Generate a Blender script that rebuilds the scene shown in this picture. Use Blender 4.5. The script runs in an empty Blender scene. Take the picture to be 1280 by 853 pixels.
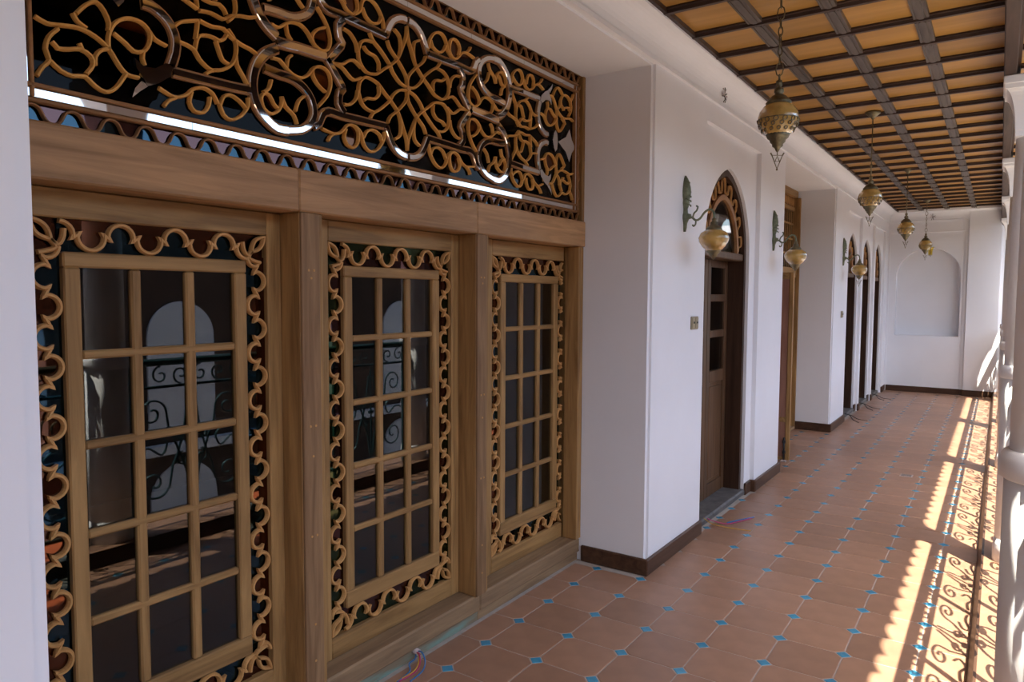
import bpy, math, random
from mathutils import Vector, Matrix
random.seed(7)
SC = bpy.context.scene
COL = SC.collection
PI = math.pi

# ------------------------------------------------------------------ camera
yaw, pitch, roll, FPX = -0.5984132072672752, -0.06190969125413852, 0.00477612821769178, 892.606
CAM = Vector((2.0623, -2.5039, 1.7316))
fw = Vector((math.sin(yaw)*math.cos(pitch), math.cos(yaw)*math.cos(pitch), math.sin(pitch)))
r0 = Vector((math.cos(yaw), -math.sin(yaw), 0)); u0 = r0.cross(fw)
rt = math.cos(roll)*r0 + math.sin(roll)*u0; up = -math.sin(roll)*r0 + math.cos(roll)*u0
cd = bpy.data.cameras.new('camera'); cam = bpy.data.objects.new('camera', cd); COL.objects.link(cam)
cd.sensor_width = 36.0; cd.lens = FPX*36/1280; cd.clip_start = 0.02; cd.clip_end = 400
cam.matrix_world = Matrix(((rt.x, up.x, -fw.x, CAM.x), (rt.y, up.y, -fw.y, CAM.y), (rt.z, up.z, -fw.z, CAM.z), (0, 0, 0, 1)))
SC.camera = cam

# ------------------------------------------------------------------ sky, sun, exposure
w = bpy.data.worlds.new('sky'); SC.world = w; w.use_nodes = True
nt = w.node_tree; nt.nodes.clear()
sky = nt.nodes.new('ShaderNodeTexSky'); sky.sky_type = 'NISHITA'; sky.sun_disc = False
SUN = Vector((1.0, -1.18, 2.75)).normalized()
sky.sun_elevation = math.asin(SUN.z); sky.sun_rotation = math.atan2(SUN.x, SUN.y)
sky.air_density = 1.0; sky.dust_density = 3.0; sky.ozone_density = 1.0
bg = nt.nodes.new('ShaderNodeBackground'); bg.inputs[1].default_value = 0.29
out = nt.nodes.new('ShaderNodeOutputWorld')
nt.links.new(sky.outputs[0], bg.inputs[0]); nt.links.new(bg.outputs[0], out.inputs[0])
sd = bpy.data.lights.new('sun', 'SUN'); sd.energy = 10.0; sd.angle = 0.0093; sd.color = (1.0, 0.94, 0.80)
so = bpy.data.objects.new('sun', sd); COL.objects.link(so)
so.rotation_euler = SUN.to_track_quat('Z', 'Y').to_euler(); so.location = (9, -8, 20)
vs = SC.view_settings
vs.view_transform = 'Standard'; vs.look = 'None'; vs.gamma = 1.0; vs.use_curve_mapping = False
vs.exposure = 1.15

# ------------------------------------------------------------------ materials
def newmat(name):
    m = bpy.data.materials.new(name); m.use_nodes = True
    n = m.node_tree.nodes; b = n.get('Principled BSDF')
    return m, n, m.node_tree.links, b
def plain(name, col, rough=.6, metal=0.0, var=0.0, bump=0.0, bscale=40, spec=.5, nscale=6, rnd=0.0):
    m, n, l, b = newmat(name)
    b.inputs['Roughness'].default_value = rough; b.inputs['Metallic'].default_value = metal
    b.inputs['Specular IOR Level'].default_value = spec
    tc = n.new('ShaderNodeTexCoord')
    ns = n.new('ShaderNodeTexNoise'); ns.inputs['Scale'].default_value = nscale; ns.inputs['Detail'].default_value = 6
    l.new(tc.outputs['Object'], ns.inputs['Vector'])
    cr = n.new('ShaderNodeValToRGB')
    a = tuple(max(0, c*(1-var)) for c in col); c2 = tuple(min(1, c*(1+var)) for c in col)
    cr.color_ramp.elements[0].position = .3; cr.color_ramp.elements[1].position = .7
    cr.color_ramp.elements[0].color = (*a, 1); cr.color_ramp.elements[1].color = (*c2, 1)
    l.new(ns.outputs[0], cr.inputs[0])
    src = cr.outputs[0]
    if rnd:
        oi = n.new('ShaderNodeObjectInfo'); mr = n.new('ShaderNodeMapRange')
        mr.inputs[3].default_value = 1-rnd; mr.inputs[4].default_value = 1+rnd
        l.new(oi.outputs['Random'], mr.inputs[0])
        vm = n.new('ShaderNodeVectorMath'); vm.operation = 'SCALE'
        l.new(src, vm.inputs[0]); l.new(mr.outputs[0], vm.inputs['Scale']); src = vm.outputs[0]
    l.new(src, b.inputs['Base Color'])
    if bump:
        n2 = n.new('ShaderNodeTexNoise'); n2.inputs['Scale'].default_value = bscale; n2.inputs['Detail'].default_value = 5
        l.new(tc.outputs['Object'], n2.inputs['Vector'])
        bp = n.new('ShaderNodeBump'); bp.inputs['Strength'].default_value = bump; bp.inputs['Distance'].default_value = .01
        l.new(n2.outputs[0], bp.inputs['Height']); l.new(bp.outputs[0], b.inputs['Normal'])
    return m
def wood(name, c1, c2, axis='z', rough=.45, scale=1.0, rnd=.1, spec=.22):
    m, n, l, b = newmat(name)
    tc = n.new('ShaderNodeTexCoord'); mp = n.new('ShaderNodeMapping')
    s = [22*scale]*3; s['xyz'.index(axis)] = 1.6*scale
    mp.inputs['Scale'].default_value = s
    oi = n.new('ShaderNodeObjectInfo'); ad = n.new('ShaderNodeVectorMath'); ad.operation = 'ADD'
    cx = n.new('ShaderNodeCombineXYZ'); mu = n.new('ShaderNodeMath'); mu.operation = 'MULTIPLY'; mu.inputs[1].default_value = 37
    l.new(oi.outputs['Random'], mu.inputs[0])
    for i in range(3): l.new(mu.outputs[0], cx.inputs[i])
    l.new(tc.outputs['Object'], mp.inputs[0]); l.new(mp.outputs[0], ad.inputs[0]); l.new(cx.outputs[0], ad.inputs[1])
    ns = n.new('ShaderNodeTexNoise'); ns.inputs['Scale'].default_value = 1; ns.inputs['Detail'].default_value = 7
    ns.inputs['Roughness'].default_value = .62; ns.inputs['Distortion'].default_value = .7
    l.new(ad.outputs[0], ns.inputs['Vector'])
    cr = n.new('ShaderNodeValToRGB'); cr.color_ramp.elements[0].position = .32; cr.color_ramp.elements[1].position = .68
    cr.color_ramp.elements[0].color = (*c1, 1); cr.color_ramp.elements[1].color = (*c2, 1)
    l.new(ns.outputs[0], cr.inputs[0])
    mr = n.new('ShaderNodeMapRange'); mr.inputs[3].default_value = 1-rnd; mr.inputs[4].default_value = 1+rnd
    l.new(oi.outputs['Random'], mr.inputs[0])
    vm = n.new('ShaderNodeVectorMath'); vm.operation = 'SCALE'
    l.new(cr.outputs[0], vm.inputs[0]); l.new(mr.outputs[0], vm.inputs['Scale']); l.new(vm.outputs[0], b.inputs['Base Color'])
    b.inputs['Roughness'].default_value = rough; b.inputs['Specular IOR Level'].default_value = spec
    bp = n.new('ShaderNodeBump'); bp.inputs['Strength'].default_value = .15; bp.inputs['Distance'].default_value = .003
    l.new(ns.outputs[0], bp.inputs['Height']); l.new(bp.outputs[0], b.inputs['Normal'])
    return m
def glass(name, tint, f0=.05, rough=0.0, refl=(.95, .97, 1), k=0.0):
    """pane: tinted see-through body, clear Fresnel coat, optional coloured inner reflection k"""
    m, n, l, b = newmat(name); n.remove(b)
    o = n.get('Material Output')
    tr = n.new('ShaderNodeBsdfTransparent'); tr.inputs[0].default_value = (*[math.sqrt(t) for t in tint], 1)
    gl = n.new('ShaderNodeBsdfGlossy'); gl.inputs['Roughness'].default_value = rough; gl.inputs['Color'].default_value = (.95, .97, 1, 1)
    lw = n.new('ShaderNodeLayerWeight'); lw.inputs[0].default_value = .5
    pw = n.new('ShaderNodeMath'); pw.operation = 'POWER'; pw.inputs[1].default_value = 5
    mr = n.new('ShaderNodeMapRange'); mr.inputs[3].default_value = f0; mr.inputs[4].default_value = 1
    mx = n.new('ShaderNodeMixShader')
    l.new(lw.outputs['Facing'], pw.inputs[0]); l.new(pw.outputs[0], mr.inputs[0])
    body = tr.outputs[0]
    if k:
        g2 = n.new('ShaderNodeBsdfGlossy'); g2.inputs['Roughness'].default_value = .02; g2.inputs['Color'].default_value = (*refl, 1)
        m2 = n.new('ShaderNodeMixShader'); m2.inputs[0].default_value = k
        l.new(body, m2.inputs[1]); l.new(g2.outputs[0], m2.inputs[2]); body = m2.outputs[0]
    l.new(mr.outputs[0], mx.inputs[0]); l.new(body, mx.inputs[1]); l.new(gl.outputs[0], mx.inputs[2]); l.new(mx.outputs[0], o.inputs[0])
    return m
M = {}
M['plaster'] = plain('plaster', (.795, .80, .825), .75, var=.02, bump=.06, bscale=25, spec=.2, nscale=2)
M['plaster2'] = plain('column_plaster', (.76, .755, .76), .6, var=.02, bump=.03, bscale=20, spec=.3, nscale=2)
M['tile'] = plain('terracotta', (.31, .172, .108), .36, var=.10, bump=.05, bscale=14, spec=.4, nscale=9, rnd=.10)
M['inset'] = plain('blue_glaze', (.045, .23, .36), .25, var=.12, spec=.5, nscale=20, rnd=.12)
M['grout'] = plain('grout', (.38, .33, .285), .9, var=.1, nscale=20)
M['woodz'] = wood('oak_upright', (.20, .108, .040), (.43, .25, .095), 'z')
M['woody'] = wood('oak_level', (.20, .108, .040), (.43, .25, .095), 'y')
M['postw'] = wood('weathered_post', (.16, .088, .042), (.31, .185, .092), 'z', .55)
M['lintel'] = wood('lintel_oak', (.25, .135, .06), (.50, .285, .135), 'y', .38, .8)
M['sillw'] = wood('sill_oak', (.20, .125, .07), (.36, .24, .13), 'y', .6)
M['lattice'] = wood('lattice_beech', (.44, .225, .075), (.58, .315, .115), 'z', .45, .8, .06)
M['gold'] = wood('golden_lattice', (.56, .28, .065), (.72, .39, .11), 'z', .45, .8, .06)
M['lattice2'] = wood('lattice_brown', (.24, .115, .045), (.36, .18, .075), 'y', .5, .8, .06)
M['base'] = wood('baseboard_walnut', (.045, .022, .013), (.10, .052, .03), 'y', .4)
M['basex'] = wood('baseboard_walnut_cross', (.045, .022, .013), (.10, .052, .03), 'x', .4)
M['darkz'] = wood('walnut_upright', (.030, .015, .009), (.070, .036, .021), 'z', .4)
M['darky'] = wood('walnut_level', (.055, .026, .014), (.125, .062, .033), 'y', .4)
M['panelz'] = wood('walnut_panel', (.07, .035, .017), (.14, .075, .038), 'z', .4)
M['redz'] = wood('mahogany_leaf', (.25, .115, .075), (.36, .18, .125), 'z', .35)
M['ply'] = wood('amber_plywood', (.30, .155, .035), (.44, .235, .06), 'x', .35, .35, .10)
M['batten'] = wood('dark_batten', (.030, .018, .014), (.075, .047, .036), 'x', .35)
M['strip'] = wood('greyed_strip', (.055, .043, .036), (.12, .097, .082), 'y', .4)
M['beam'] = wood('dark_beam', (.028, .016, .011), (.065, .037, .026), 'y', .6)
M['bronze'] = plain('aged_bronze', (.16, .135, .08), .45, .75, var=.35, bump=.3, bscale=60, nscale=30)
M['patina'] = plain('green_bronze', (.17, .19, .12), .55, .5, var=.35, bump=.4, bscale=50, nscale=35)
M['amber'] = None
M['mirror'] = plain('mirror', (.82, .82, .82), .03, 1.0)
M['clear'] = glass('clear_glass', (.40, .42, .41), .05)
M['blueg'] = glass('blue_glass', (.012, .06, .12), .02, refl=(.16, .40, .58), k=.08)
M['redg'] = glass('brown_red_glass', (.11, .03, .016), .02, refl=(.60, .24, .12), k=.13)
M['greeng'] = glass('green_glass', (.03, .06, .025), .02, refl=(.26, .42, .20), k=.09)
M['maroong'] = glass('maroon_glass', (.08, .02, .022), .02, refl=(.55, .28, .28), k=.11)
M['blackg'] = glass('smoked_glass', (.02, .018, .014), .006)
M['tealg'] = glass('dark_teal_glass', (.012, .04, .05), .02, refl=(.2, .4, .5), k=.10)
M['iron'] = plain('teal_iron', (.03, .085, .10), .4, .3, var=.1)
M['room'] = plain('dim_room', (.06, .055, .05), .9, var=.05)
M['brass'] = plain('switch_brass', (.33, .27, .17), .45, .5, var=.1)
M['dark'] = plain('black_plastic', (.02, .02, .02), .5)
M['bluew'] = plain('blue_wire', (.02, .13, .32), .4)
M['redw'] = plain('pink_wire', (.40, .03, .12), .4)
M['yelw'] = plain('yellow_wire', (.55, .30, .03), .4)
M['greyw'] = plain('grey_conduit', (.45, .38, .36), .6)
M['stone'] = plain('grey_threshold', (.10, .095, .09), .6, var=.35, bump=.4, nscale=14)
def stained_sill():
    m, n, l, b = newmat('stained_sill'); tc = n.new('ShaderNodeTexCoord'); mp = n.new('ShaderNodeMapping'); mp.inputs['Scale'].default_value = (8, 3, 22)
    ns = n.new('ShaderNodeTexNoise'); ns.inputs['Scale'].default_value = 1.3; ns.inputs['Detail'].default_value = 8
    l.new(tc.outputs['Object'], mp.inputs[0]); l.new(mp.outputs[0], ns.inputs['Vector'])
    cr = n.new('ShaderNodeValToRGB'); e = cr.color_ramp.elements
    e[0].position = .45; e[0].color = (.20, .15, .09, 1); e[1].position = .66; e[1].color = (.17, .27, .22, 1)
    l.new(ns.outputs[0], cr.inputs[0]); l.new(cr.outputs[0], b.inputs['Base Color']); b.inputs['Roughness'].default_value = .75
    return m
M['paint'] = stained_sill()
M['brick'] = plain('facade_brick', (.085, .05, .033), .9, var=.2, nscale=3)
M['rooft'] = plain('roof_clay', (.36, .17, .10), .8, var=.2, rnd=.1)
M['court'] = plain('courtyard_paving', (.45, .40, .35), .9, var=.15, nscale=2)
M['amberglass2'] = glass('yellow_glass', (.92, .78, .22))
def amber():
    m, n, l, b = newmat('amber_crackle_glass')
    tc = n.new('ShaderNodeTexCoord'); v = n.new('ShaderNodeTexVoronoi'); v.inputs['Scale'].default_value = 60
    v.feature = 'DISTANCE_TO_EDGE'
    l.new(tc.outputs['Object'], v.inputs['Vector'])
    ns = n.new('ShaderNodeTexNoise'); ns.inputs['Scale'].default_value = 9; l.new(tc.outputs['Object'], ns.inputs['Vector'])
    cr = n.new('ShaderNodeValToRGB'); cr.color_ramp.elements[0].color = (.30, .18, .04, 1); cr.color_ramp.elements[1].color = (.75, .48, .15, 1)
    cr.color_ramp.elements[0].position = .3; cr.color_ramp.elements[1].position = .75
    l.new(ns.outputs[0], cr.inputs[0]); l.new(cr.outputs[0], b.inputs['Base Color'])
    b.inputs['Roughness'].default_value = .12; b.inputs['Transmission Weight'].default_value = .25; b.inputs['IOR'].default_value = 1.3
    b.inputs['Coat Weight'].default_value = .6; b.inputs['Coat Roughness'].default_value = .04
    bp = n.new('ShaderNodeBump'); bp.inputs['Strength'].default_value = .4; bp.inputs['Distance'].default_value = .004
    l.new(v.outputs[0], bp.inputs['Height']); l.new(bp.outputs[0], b.inputs['Normal'])
    return m
M['amber'] = amber()

# ------------------------------------------------------------------ mesh helpers
class MB:
    def __init__(s): s.v = []; s.f = []; s.sm = []
    def add(s, vs_, fs_, smooth=False):
        o = len(s.v); s.v += [tuple(p) for p in vs_]
        s.f += [tuple(i+o for i in f) for f in fs_]; s.sm += [smooth]*len(fs_)
        return s
    def box(s, x0, x1, y0, y1, z0, z1):
        return s.add([(x0,y0,z0),(x1,y0,z0),(x1,y1,z0),(x0,y1,z0),(x0,y0,z1),(x1,y0,z1),(x1,y1,z1),(x0,y1,z1)],
              [(0,3,2,1),(4,5,6,7),(0,1,5,4),(1,2,6,5),(2,3,7,6),(3,0,4,7)])
    def bbox(s, x0, x1, y0, y1, z0, z1, b=.004):
        """box with chamfered edges on all sides"""
        b = min(b, (x1-x0)*.4, (y1-y0)*.4, (z1-z0)*.4)
        v = []; idx = {}
        for i, x in enumerate((x0, x1)):
            for j, y in enumerate((y0, y1)):
                for k, z in enumerate((z0, z1)):
                    sx, sy, sz = (b, -b)[i], (b, -b)[j], (b, -b)[k]
                    for a, p in enumerate(((x, y+sy, z+sz), (x+sx, y, z+sz), (x+sx, y+sy, z))):
                        idx[i,j,k,a] = len(v); v.append(p)
        f = []
        for i in (0,1):
            q = [(i,0,0,0),(i,1,0,0),(i,1,1,0),(i,0,1,0)]; f.append([idx[t] for t in (q if i else q[::-1])])
            q = [(0,i,0,1),(0,i,1,1),(1,i,1,1),(1,i,0,1)]; f.append([idx[t] for t in (q if i else q[::-1])])
            q = [(0,0,i,2),(1,0,i,2),(1,1,i,2),(0,1,i,2)]; f.append([idx[t] for t in (q if i else q[::-1])])
        for i in (0,1):
            for j in (0,1):
                q = [idx[i,j,0,0],idx[i,j,1,0],idx[i,j,1,1],idx[i,j,0,1]]; f.append(q if i != j else q[::-1])
                q = [idx[i,0,j,0],idx[i,1,j,0],idx[i,1,j,2],idx[i,0,j,2]]; f.append(q if i == j else q[::-1])
                q = [idx[0,i,j,1],idx[1,i,j,1],idx[1,i,j,2],idx[0,i,j,2]]; f.append(q if i != j else q[::-1])
                for k in (0,1):
                    q = [idx[i,j,k,0],idx[i,j,k,1],idx[i,j,k,2]]; f.append(q if (i+j+k) % 2 == 1 else q[::-1])
        return s.add(v, f)
    def prism(s, poly, a0, a1, axis='x'):
        """polygon in the two other axes (y,z | x,z | x,y), extruded along axis"""
        n = len(poly)
        ar = sum(poly[i][0]*poly[(i+1)%n][1]-poly[(i+1)%n][0]*poly[i][1] for i in range(n))
        if ar < 0: poly = poly[::-1]
        def P(a, p):
            return (a, p[0], p[1]) if axis == 'x' else ((p[0], a, p[1]) if axis == 'y' else (p[0], p[1], a))
        v = [P(a0, p) for p in poly]+[P(a1, p) for p in poly]
        top = tuple(range(n, 2*n)); bot = tuple(range(n-1, -1, -1))
        sides = [(i, (i+1) % n, n+(i+1) % n, n+i) for i in range(n)]
        if axis == 'y':
            top = top[::-1]; bot = bot[::-1]; sides = [q[::-1] for q in sides]
        return s.add(v, [bot, top]+sides)
    def strip(s, pts, wd, x0, x1, prof=None, closed=False, taper=False):
        """flat band following a path in the y,z plane, lying between depths x0 and x1"""
        prof = prof or [(-.5,0),(-.5,.55),(-.22,1),(.22,1),(.5,.55),(.5,0)]
        n = len(pts); v = []; k = len(prof)
        for i, p in enumerate(pts):
            a = pts[(i-1) % n] if (i > 0 or closed) else p
            b = pts[(i+1) % n] if (i < n-1 or closed) else p
            dx, dy = b[0]-a[0], b[1]-a[1]; L = math.hypot(dx, dy) or 1
            nx, ny = -dy/L, dx/L
            ww = wd
            if taper: ww = wd*(.35+.65*math.sin(PI*min(1, max(0, .08+.92*i/(n-1)))))
            for o, d in prof:
                v.append((x0+(x1-x0)*d, p[0]+nx*o*ww, p[1]+ny*o*ww))
        f = []
        m = n if closed else n-1
        for i in range(m):
            for j in range(k):
                a, b = i*k+j, i*k+(j+1) % k
                c, d = ((i+1) % n)*k+(j+1) % k, ((i+1) % n)*k+j
                f.append((a, b, c, d))
        if not closed:
            f.append(tuple(range(k-1, -1, -1))); f.append(tuple((n-1)*k+j for j in range(k)))
        return s.add(v, f)
    def tube(s, pts, r, seg=8, closed=False):
        pts = [Vector(p) for p in pts]; n = len(pts); rr = r if isinstance(r, (list, tuple)) else [r]*n
        v = []; nrm = None
        for i, p in enumerate(pts):
            a = pts[(i-1) % n] if (i > 0 or closed) else p
            b = pts[(i+1) % n] if (i < n-1 or closed) else p
            t = (b-a).normalized()
            if nrm is None:
                nrm = t.cross(Vector((0,0,1)));
                if nrm.length < .1: nrm = t.cross(Vector((1,0,0)))
                nrm.normalize()
            nrm = (nrm - t*nrm.dot(t)).normalized(); bn = t.cross(nrm)
            for j in range(seg):
                a_ = 2*PI*j/seg; v.append(p+(nrm*math.cos(a_)+bn*math.sin(a_))*rr[i])
        f = []
        for i in range(n if closed else n-1):
            for j in range(seg):
                f.append((i*seg+j, i*seg+(j+1) % seg, ((i+1) % n)*seg+(j+1) % seg, ((i+1) % n)*seg+j))
        s.add(v, f, True)
        if not closed:
            o = len(s.v)-len(v)
            s.f += [tuple(o+j for j in range(seg-1, -1, -1)), tuple(o+(n-1)*seg+j for j in range(seg))]; s.sm += [False, False]
        return s
    def lathe(s, prof, seg=24, c=(0,0,0), smooth=True):
        v = []; n = len(prof)
        for r, z in prof:
            for j in range(seg):
                a = 2*PI*j/seg; v.append((c[0]+r*math.cos(a), c[1]+r*math.sin(a), c[2]+z))
        f = []
        for i in range(n-1):
            for j in range(seg):
                f.append((i*seg+j, i*seg+(j+1) % seg, (i+1)*seg+(j+1) % seg, (i+1)*seg+j))
        s.add(v, f, smooth)
        o = len(s.v)-len(v)
        s.f += [tuple(o+j for j in range(seg-1, -1, -1)), tuple(o+(n-1)*seg+j for j in range(seg))]; s.sm += [False, False]
        return s
    def mesh(s, name, mat, off=(0,0,0)):
        me = bpy.data.meshes.new(name)
        me.from_pydata([(x-off[0], y-off[1], z-off[2]) for x, y, z in s.v], [], s.f)
        me.polygons.foreach_set('use_smooth', s.sm)
        if mat: me.materials.append(M[mat])
        me.update()
        return me
    def build(s, name, mat, parent=None, label=None):
        off = WL.get(parent.name, (0,0,0)) if parent else (0,0,0)
        if not parent:
            xs = [p[0] for p in s.v]; ys = [p[1] for p in s.v]; zs = [p[2] for p in s.v]
            off = ((min(xs)+max(xs))/2, (min(ys)+max(ys))/2, min(zs))
        o = bpy.data.objects.new(name, s.mesh(name, mat, off)); COL.objects.link(o)
        if parent: o.parent = parent
        else: o.location = off
        WL[o.name] = off
        if label: o['label'] = label
        return o
WL = {}
def link(name, me, loc, parent=None, rz=0.0):
    o = bpy.data.objects.new(name, me); COL.objects.link(o)
    off = WL.get(parent.name, (0,0,0)) if parent else (0,0,0)
    if parent: o.parent = parent
    o.location = (loc[0]-off[0], loc[1]-off[1], loc[2]-off[2]); o.rotation_euler.z = rz
    return o
def empty(name, loc):
    o = bpy.data.objects.new(name, None); COL.objects.link(o); o.location = loc; o.empty_display_size = .1
    WL[o.name] = tuple(loc)
    return o
def tag(o, label, cat, group=None, kind=None):
    o['label'] = label; o['category'] = cat
    if group: o['group'] = group
    if kind: o['kind'] = kind
    return o
def copy_tree(o, parent=None, loc=None):
    c = o.copy(); COL.objects.link(c)
    if parent: c.parent = parent
    if loc: c.location = loc; WL[c.name] = tuple(loc)
    for ch in [q for q in bpy.data.objects if q.parent == o]: copy_tree(ch, c)
    return c
def cr_path(pts, step=.012):
    """Catmull-Rom smoothing of a 2-D or 3-D polyline"""
    n = len(pts); dim = len(pts[0]); res = []
    for i in range(n-1):
        p0 = pts[max(0, i-1)]; p1 = pts[i]; p2 = pts[i+1]; p3 = pts[min(n-1, i+2)]
        L = math.dist(p1, p2); k = max(1, int(L/step+.5))
        for j in range(k):
            t = j/k; t2 = t*t; t3 = t2*t
            res.append(tuple(.5*((2*p1[d])+(-p0[d]+p2[d])*t+(2*p0[d]-5*p1[d]+4*p2[d]-p3[d])*t2+(-p0[d]+3*p1[d]-3*p2[d]+p3[d])*t3) for d in range(dim)))
    res.append(tuple(pts[-1]))
    return res
def arch_pts(yc, hw, zs, za, n=12, pointed=True):
    """outline of an arch from the left springing to the right one"""
    h = za-zs; pts = []
    if not pointed:
        for i in range(2*n+1):
            a = PI-PI*i/(2*n); pts.append((yc+hw*math.cos(a), zs+h*math.sin(a)))
        return pts
    R = (hw*hw+h*h)/(2*hw); a1 = math.asin(min(1, h/R))
    if R < hw: a1 = PI-a1
    left = []
    for i in range(n+1):
        a = a1*i/n
        left.append((yc-hw+R-R*math.cos(a), zs+R*math.sin(a)))
    right = [(2*yc-y, z) for y, z in left[::-1]][1:]
    return left+right

SCROLL=[
 [(0.002,-0.011),(0.007,-0.053),(0.058,-0.107),(0.107,-0.145),(0.126,-0.177)],
 [(0.297,-0.085),(0.29,-0.043),(0.253,-0.011),(0.2,-0.015),(0.178,-0.025),(0.142,-0.052),(0.1,-0.081),(0.058,-0.12),(0.027,-0.18),(0.005,-0.229),(0.0,-0.275)],
 [(0.053,-0.126),(0.042,-0.169),(0.049,-0.217),(0.083,-0.238)],
 [(0.0,-0.007),(0.047,-0.016),(0.091,-0.049),(0.114,-0.081),(0.17,-0.126),(0.213,-0.153),(0.231,-0.179)],
 [(0.297,-0.085),(0.28,-0.124),(0.25,-0.142),(0.213,-0.146)],
 [(0.18,-0.032),(0.177,-0.063),(0.201,-0.089),(0.245,-0.096),(0.267,-0.112)],
 [(0.447,0.002),(0.388,-0.006),(0.355,-0.027),(0.323,-0.04),(0.28,-0.021)],
 [(0.302,-0.078),(0.311,-0.114),(0.345,-0.145),(0.38,-0.151)],
 [(0.495,-0.271),(0.434,-0.28),(0.394,-0.266),(0.361,-0.233),(0.326,-0.226),(0.3,-0.251),(0.306,-0.296),(0.329,-0.318),(0.362,-0.312),(0.379,-0.285),(0.369,-0.249)],
 [(0.319,-0.226),(0.286,-0.249),(0.269,-0.295),(0.234,-0.317),(0.19,-0.302),(0.155,-0.259),(0.146,-0.219)],
 [(0.162,-0.262),(0.175,-0.237),(0.216,-0.223),(0.251,-0.237),(0.272,-0.268)],
 [(0.434,-0.281),(0.456,-0.299),(0.465,-0.315)],
 [(0.728,-0.061),(0.696,-0.058),(0.663,-0.081),(0.635,-0.096),(0.593,-0.099),(0.557,-0.077),(0.538,-0.051)],
 [(0.661,-0.078),(0.655,-0.046),(0.638,-0.028)],
 [(0.475,-0.125),(0.513,-0.105),(0.538,-0.074),(0.533,-0.048),(0.497,-0.032),(0.459,-0.045),(0.448,-0.089),(0.468,-0.141),(0.514,-0.192)],
 [(0.731,-0.142),(0.743,-0.177),(0.767,-0.194)],
 [(0.706,-0.238),(0.722,-0.226),(0.74,-0.199),(0.761,-0.197),(0.776,-0.217),(0.765,-0.252),(0.733,-0.264),(0.699,-0.244),(0.685,-0.213),(0.685,-0.191)],
 [(0.685,-0.192),(0.669,-0.223),(0.631,-0.248),(0.617,-0.279)],
 [(0.58,-0.166),(0.607,-0.19),(0.624,-0.232)],
 [(0.907,-0.013),(0.879,-0.045),(0.876,-0.086),(0.892,-0.126),(0.928,-0.155),(0.968,-0.168),(0.996,-0.188)],
 [(0.962,-0.168),(0.985,-0.165),(1.017,-0.144),(1.035,-0.118),(1.064,-0.109),(1.09,-0.107)],
 [(1.032,-0.119),(1.025,-0.088),(1.015,-0.068),(0.988,-0.058),(0.963,-0.057),(0.94,-0.061),(0.92,-0.048),(0.912,-0.034)],
 [(0.954,-0.067),(0.943,-0.096),(0.93,-0.123),(0.909,-0.13)],
 [(1.02,-0.023),(1.023,-0.048),(1.029,-0.082)],
 [(1.104,-0.065),(1.078,-0.041),(1.02,-0.019)],
 [(1.014,-0.016),(0.97,-0.022),(0.925,-0.016),(0.896,-0.035),(0.855,-0.049),(0.818,-0.055),(0.793,-0.065)],
 [(0.877,-0.096),(0.873,-0.126),(0.851,-0.156),(0.833,-0.183)],
 [(1.512,-0.161),(1.48,-0.171),(1.441,-0.164),(1.396,-0.158),(1.355,-0.167),(1.313,-0.194),(1.287,-0.231),(1.261,-0.255),(1.224,-0.257)],
 [(1.453,-0.178),(1.477,-0.207),(1.487,-0.243),(1.478,-0.272),(1.496,-0.295),(1.512,-0.324)],
 [(1.47,-0.218),(1.455,-0.232),(1.423,-0.226),(1.394,-0.217),(1.365,-0.23),(1.36,-0.255),(1.38,-0.286)],
 [(1.396,-0.202),(1.389,-0.218)],
 [(1.476,-0.273),(1.449,-0.293),(1.417,-0.3),(1.384,-0.293),(1.355,-0.314),(1.325,-0.324),(1.294,-0.304),(1.263,-0.256)],
 [(1.353,-0.253),(1.352,-0.227),(1.335,-0.204),(1.313,-0.194)],
 [(1.313,-0.194),(1.312,-0.156),(1.293,-0.113),(1.256,-0.086),(1.214,-0.084),(1.186,-0.107),(1.187,-0.142),(1.207,-0.172),(1.238,-0.179),(1.263,-0.162),(1.298,-0.143)],
 [(1.207,-0.172),(1.21,-0.197),(1.204,-0.214)],
 [(1.186,-0.105),(1.17,-0.123),(1.131,-0.133)],
 [(1.412,-0.121),(1.4,-0.14),(1.376,-0.152)],
 [(1.403,-0.12),(1.374,-0.085),(1.346,-0.067),(1.323,-0.087),(1.31,-0.118),(1.313,-0.141)],
 [(1.16,-0.272),(1.11,-0.289),(1.068,-0.274),(1.041,-0.248),(1.003,-0.235),(0.97,-0.247),(0.952,-0.277)],
 [(1.047,-0.26),(1.056,-0.295),(1.04,-0.319),(1.005,-0.317),(0.986,-0.29),(0.981,-0.261)],
 [(0.942,-0.278),(0.927,-0.246),(0.9,-0.235),(0.865,-0.248),(0.841,-0.268)],
 [(0.945,-0.276),(0.931,-0.308),(0.902,-0.32),(0.86,-0.298),(0.833,-0.261),(0.831,-0.229)],
 [(1.103,-0.291),(1.128,-0.306),(1.144,-0.327)],
]
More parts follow.
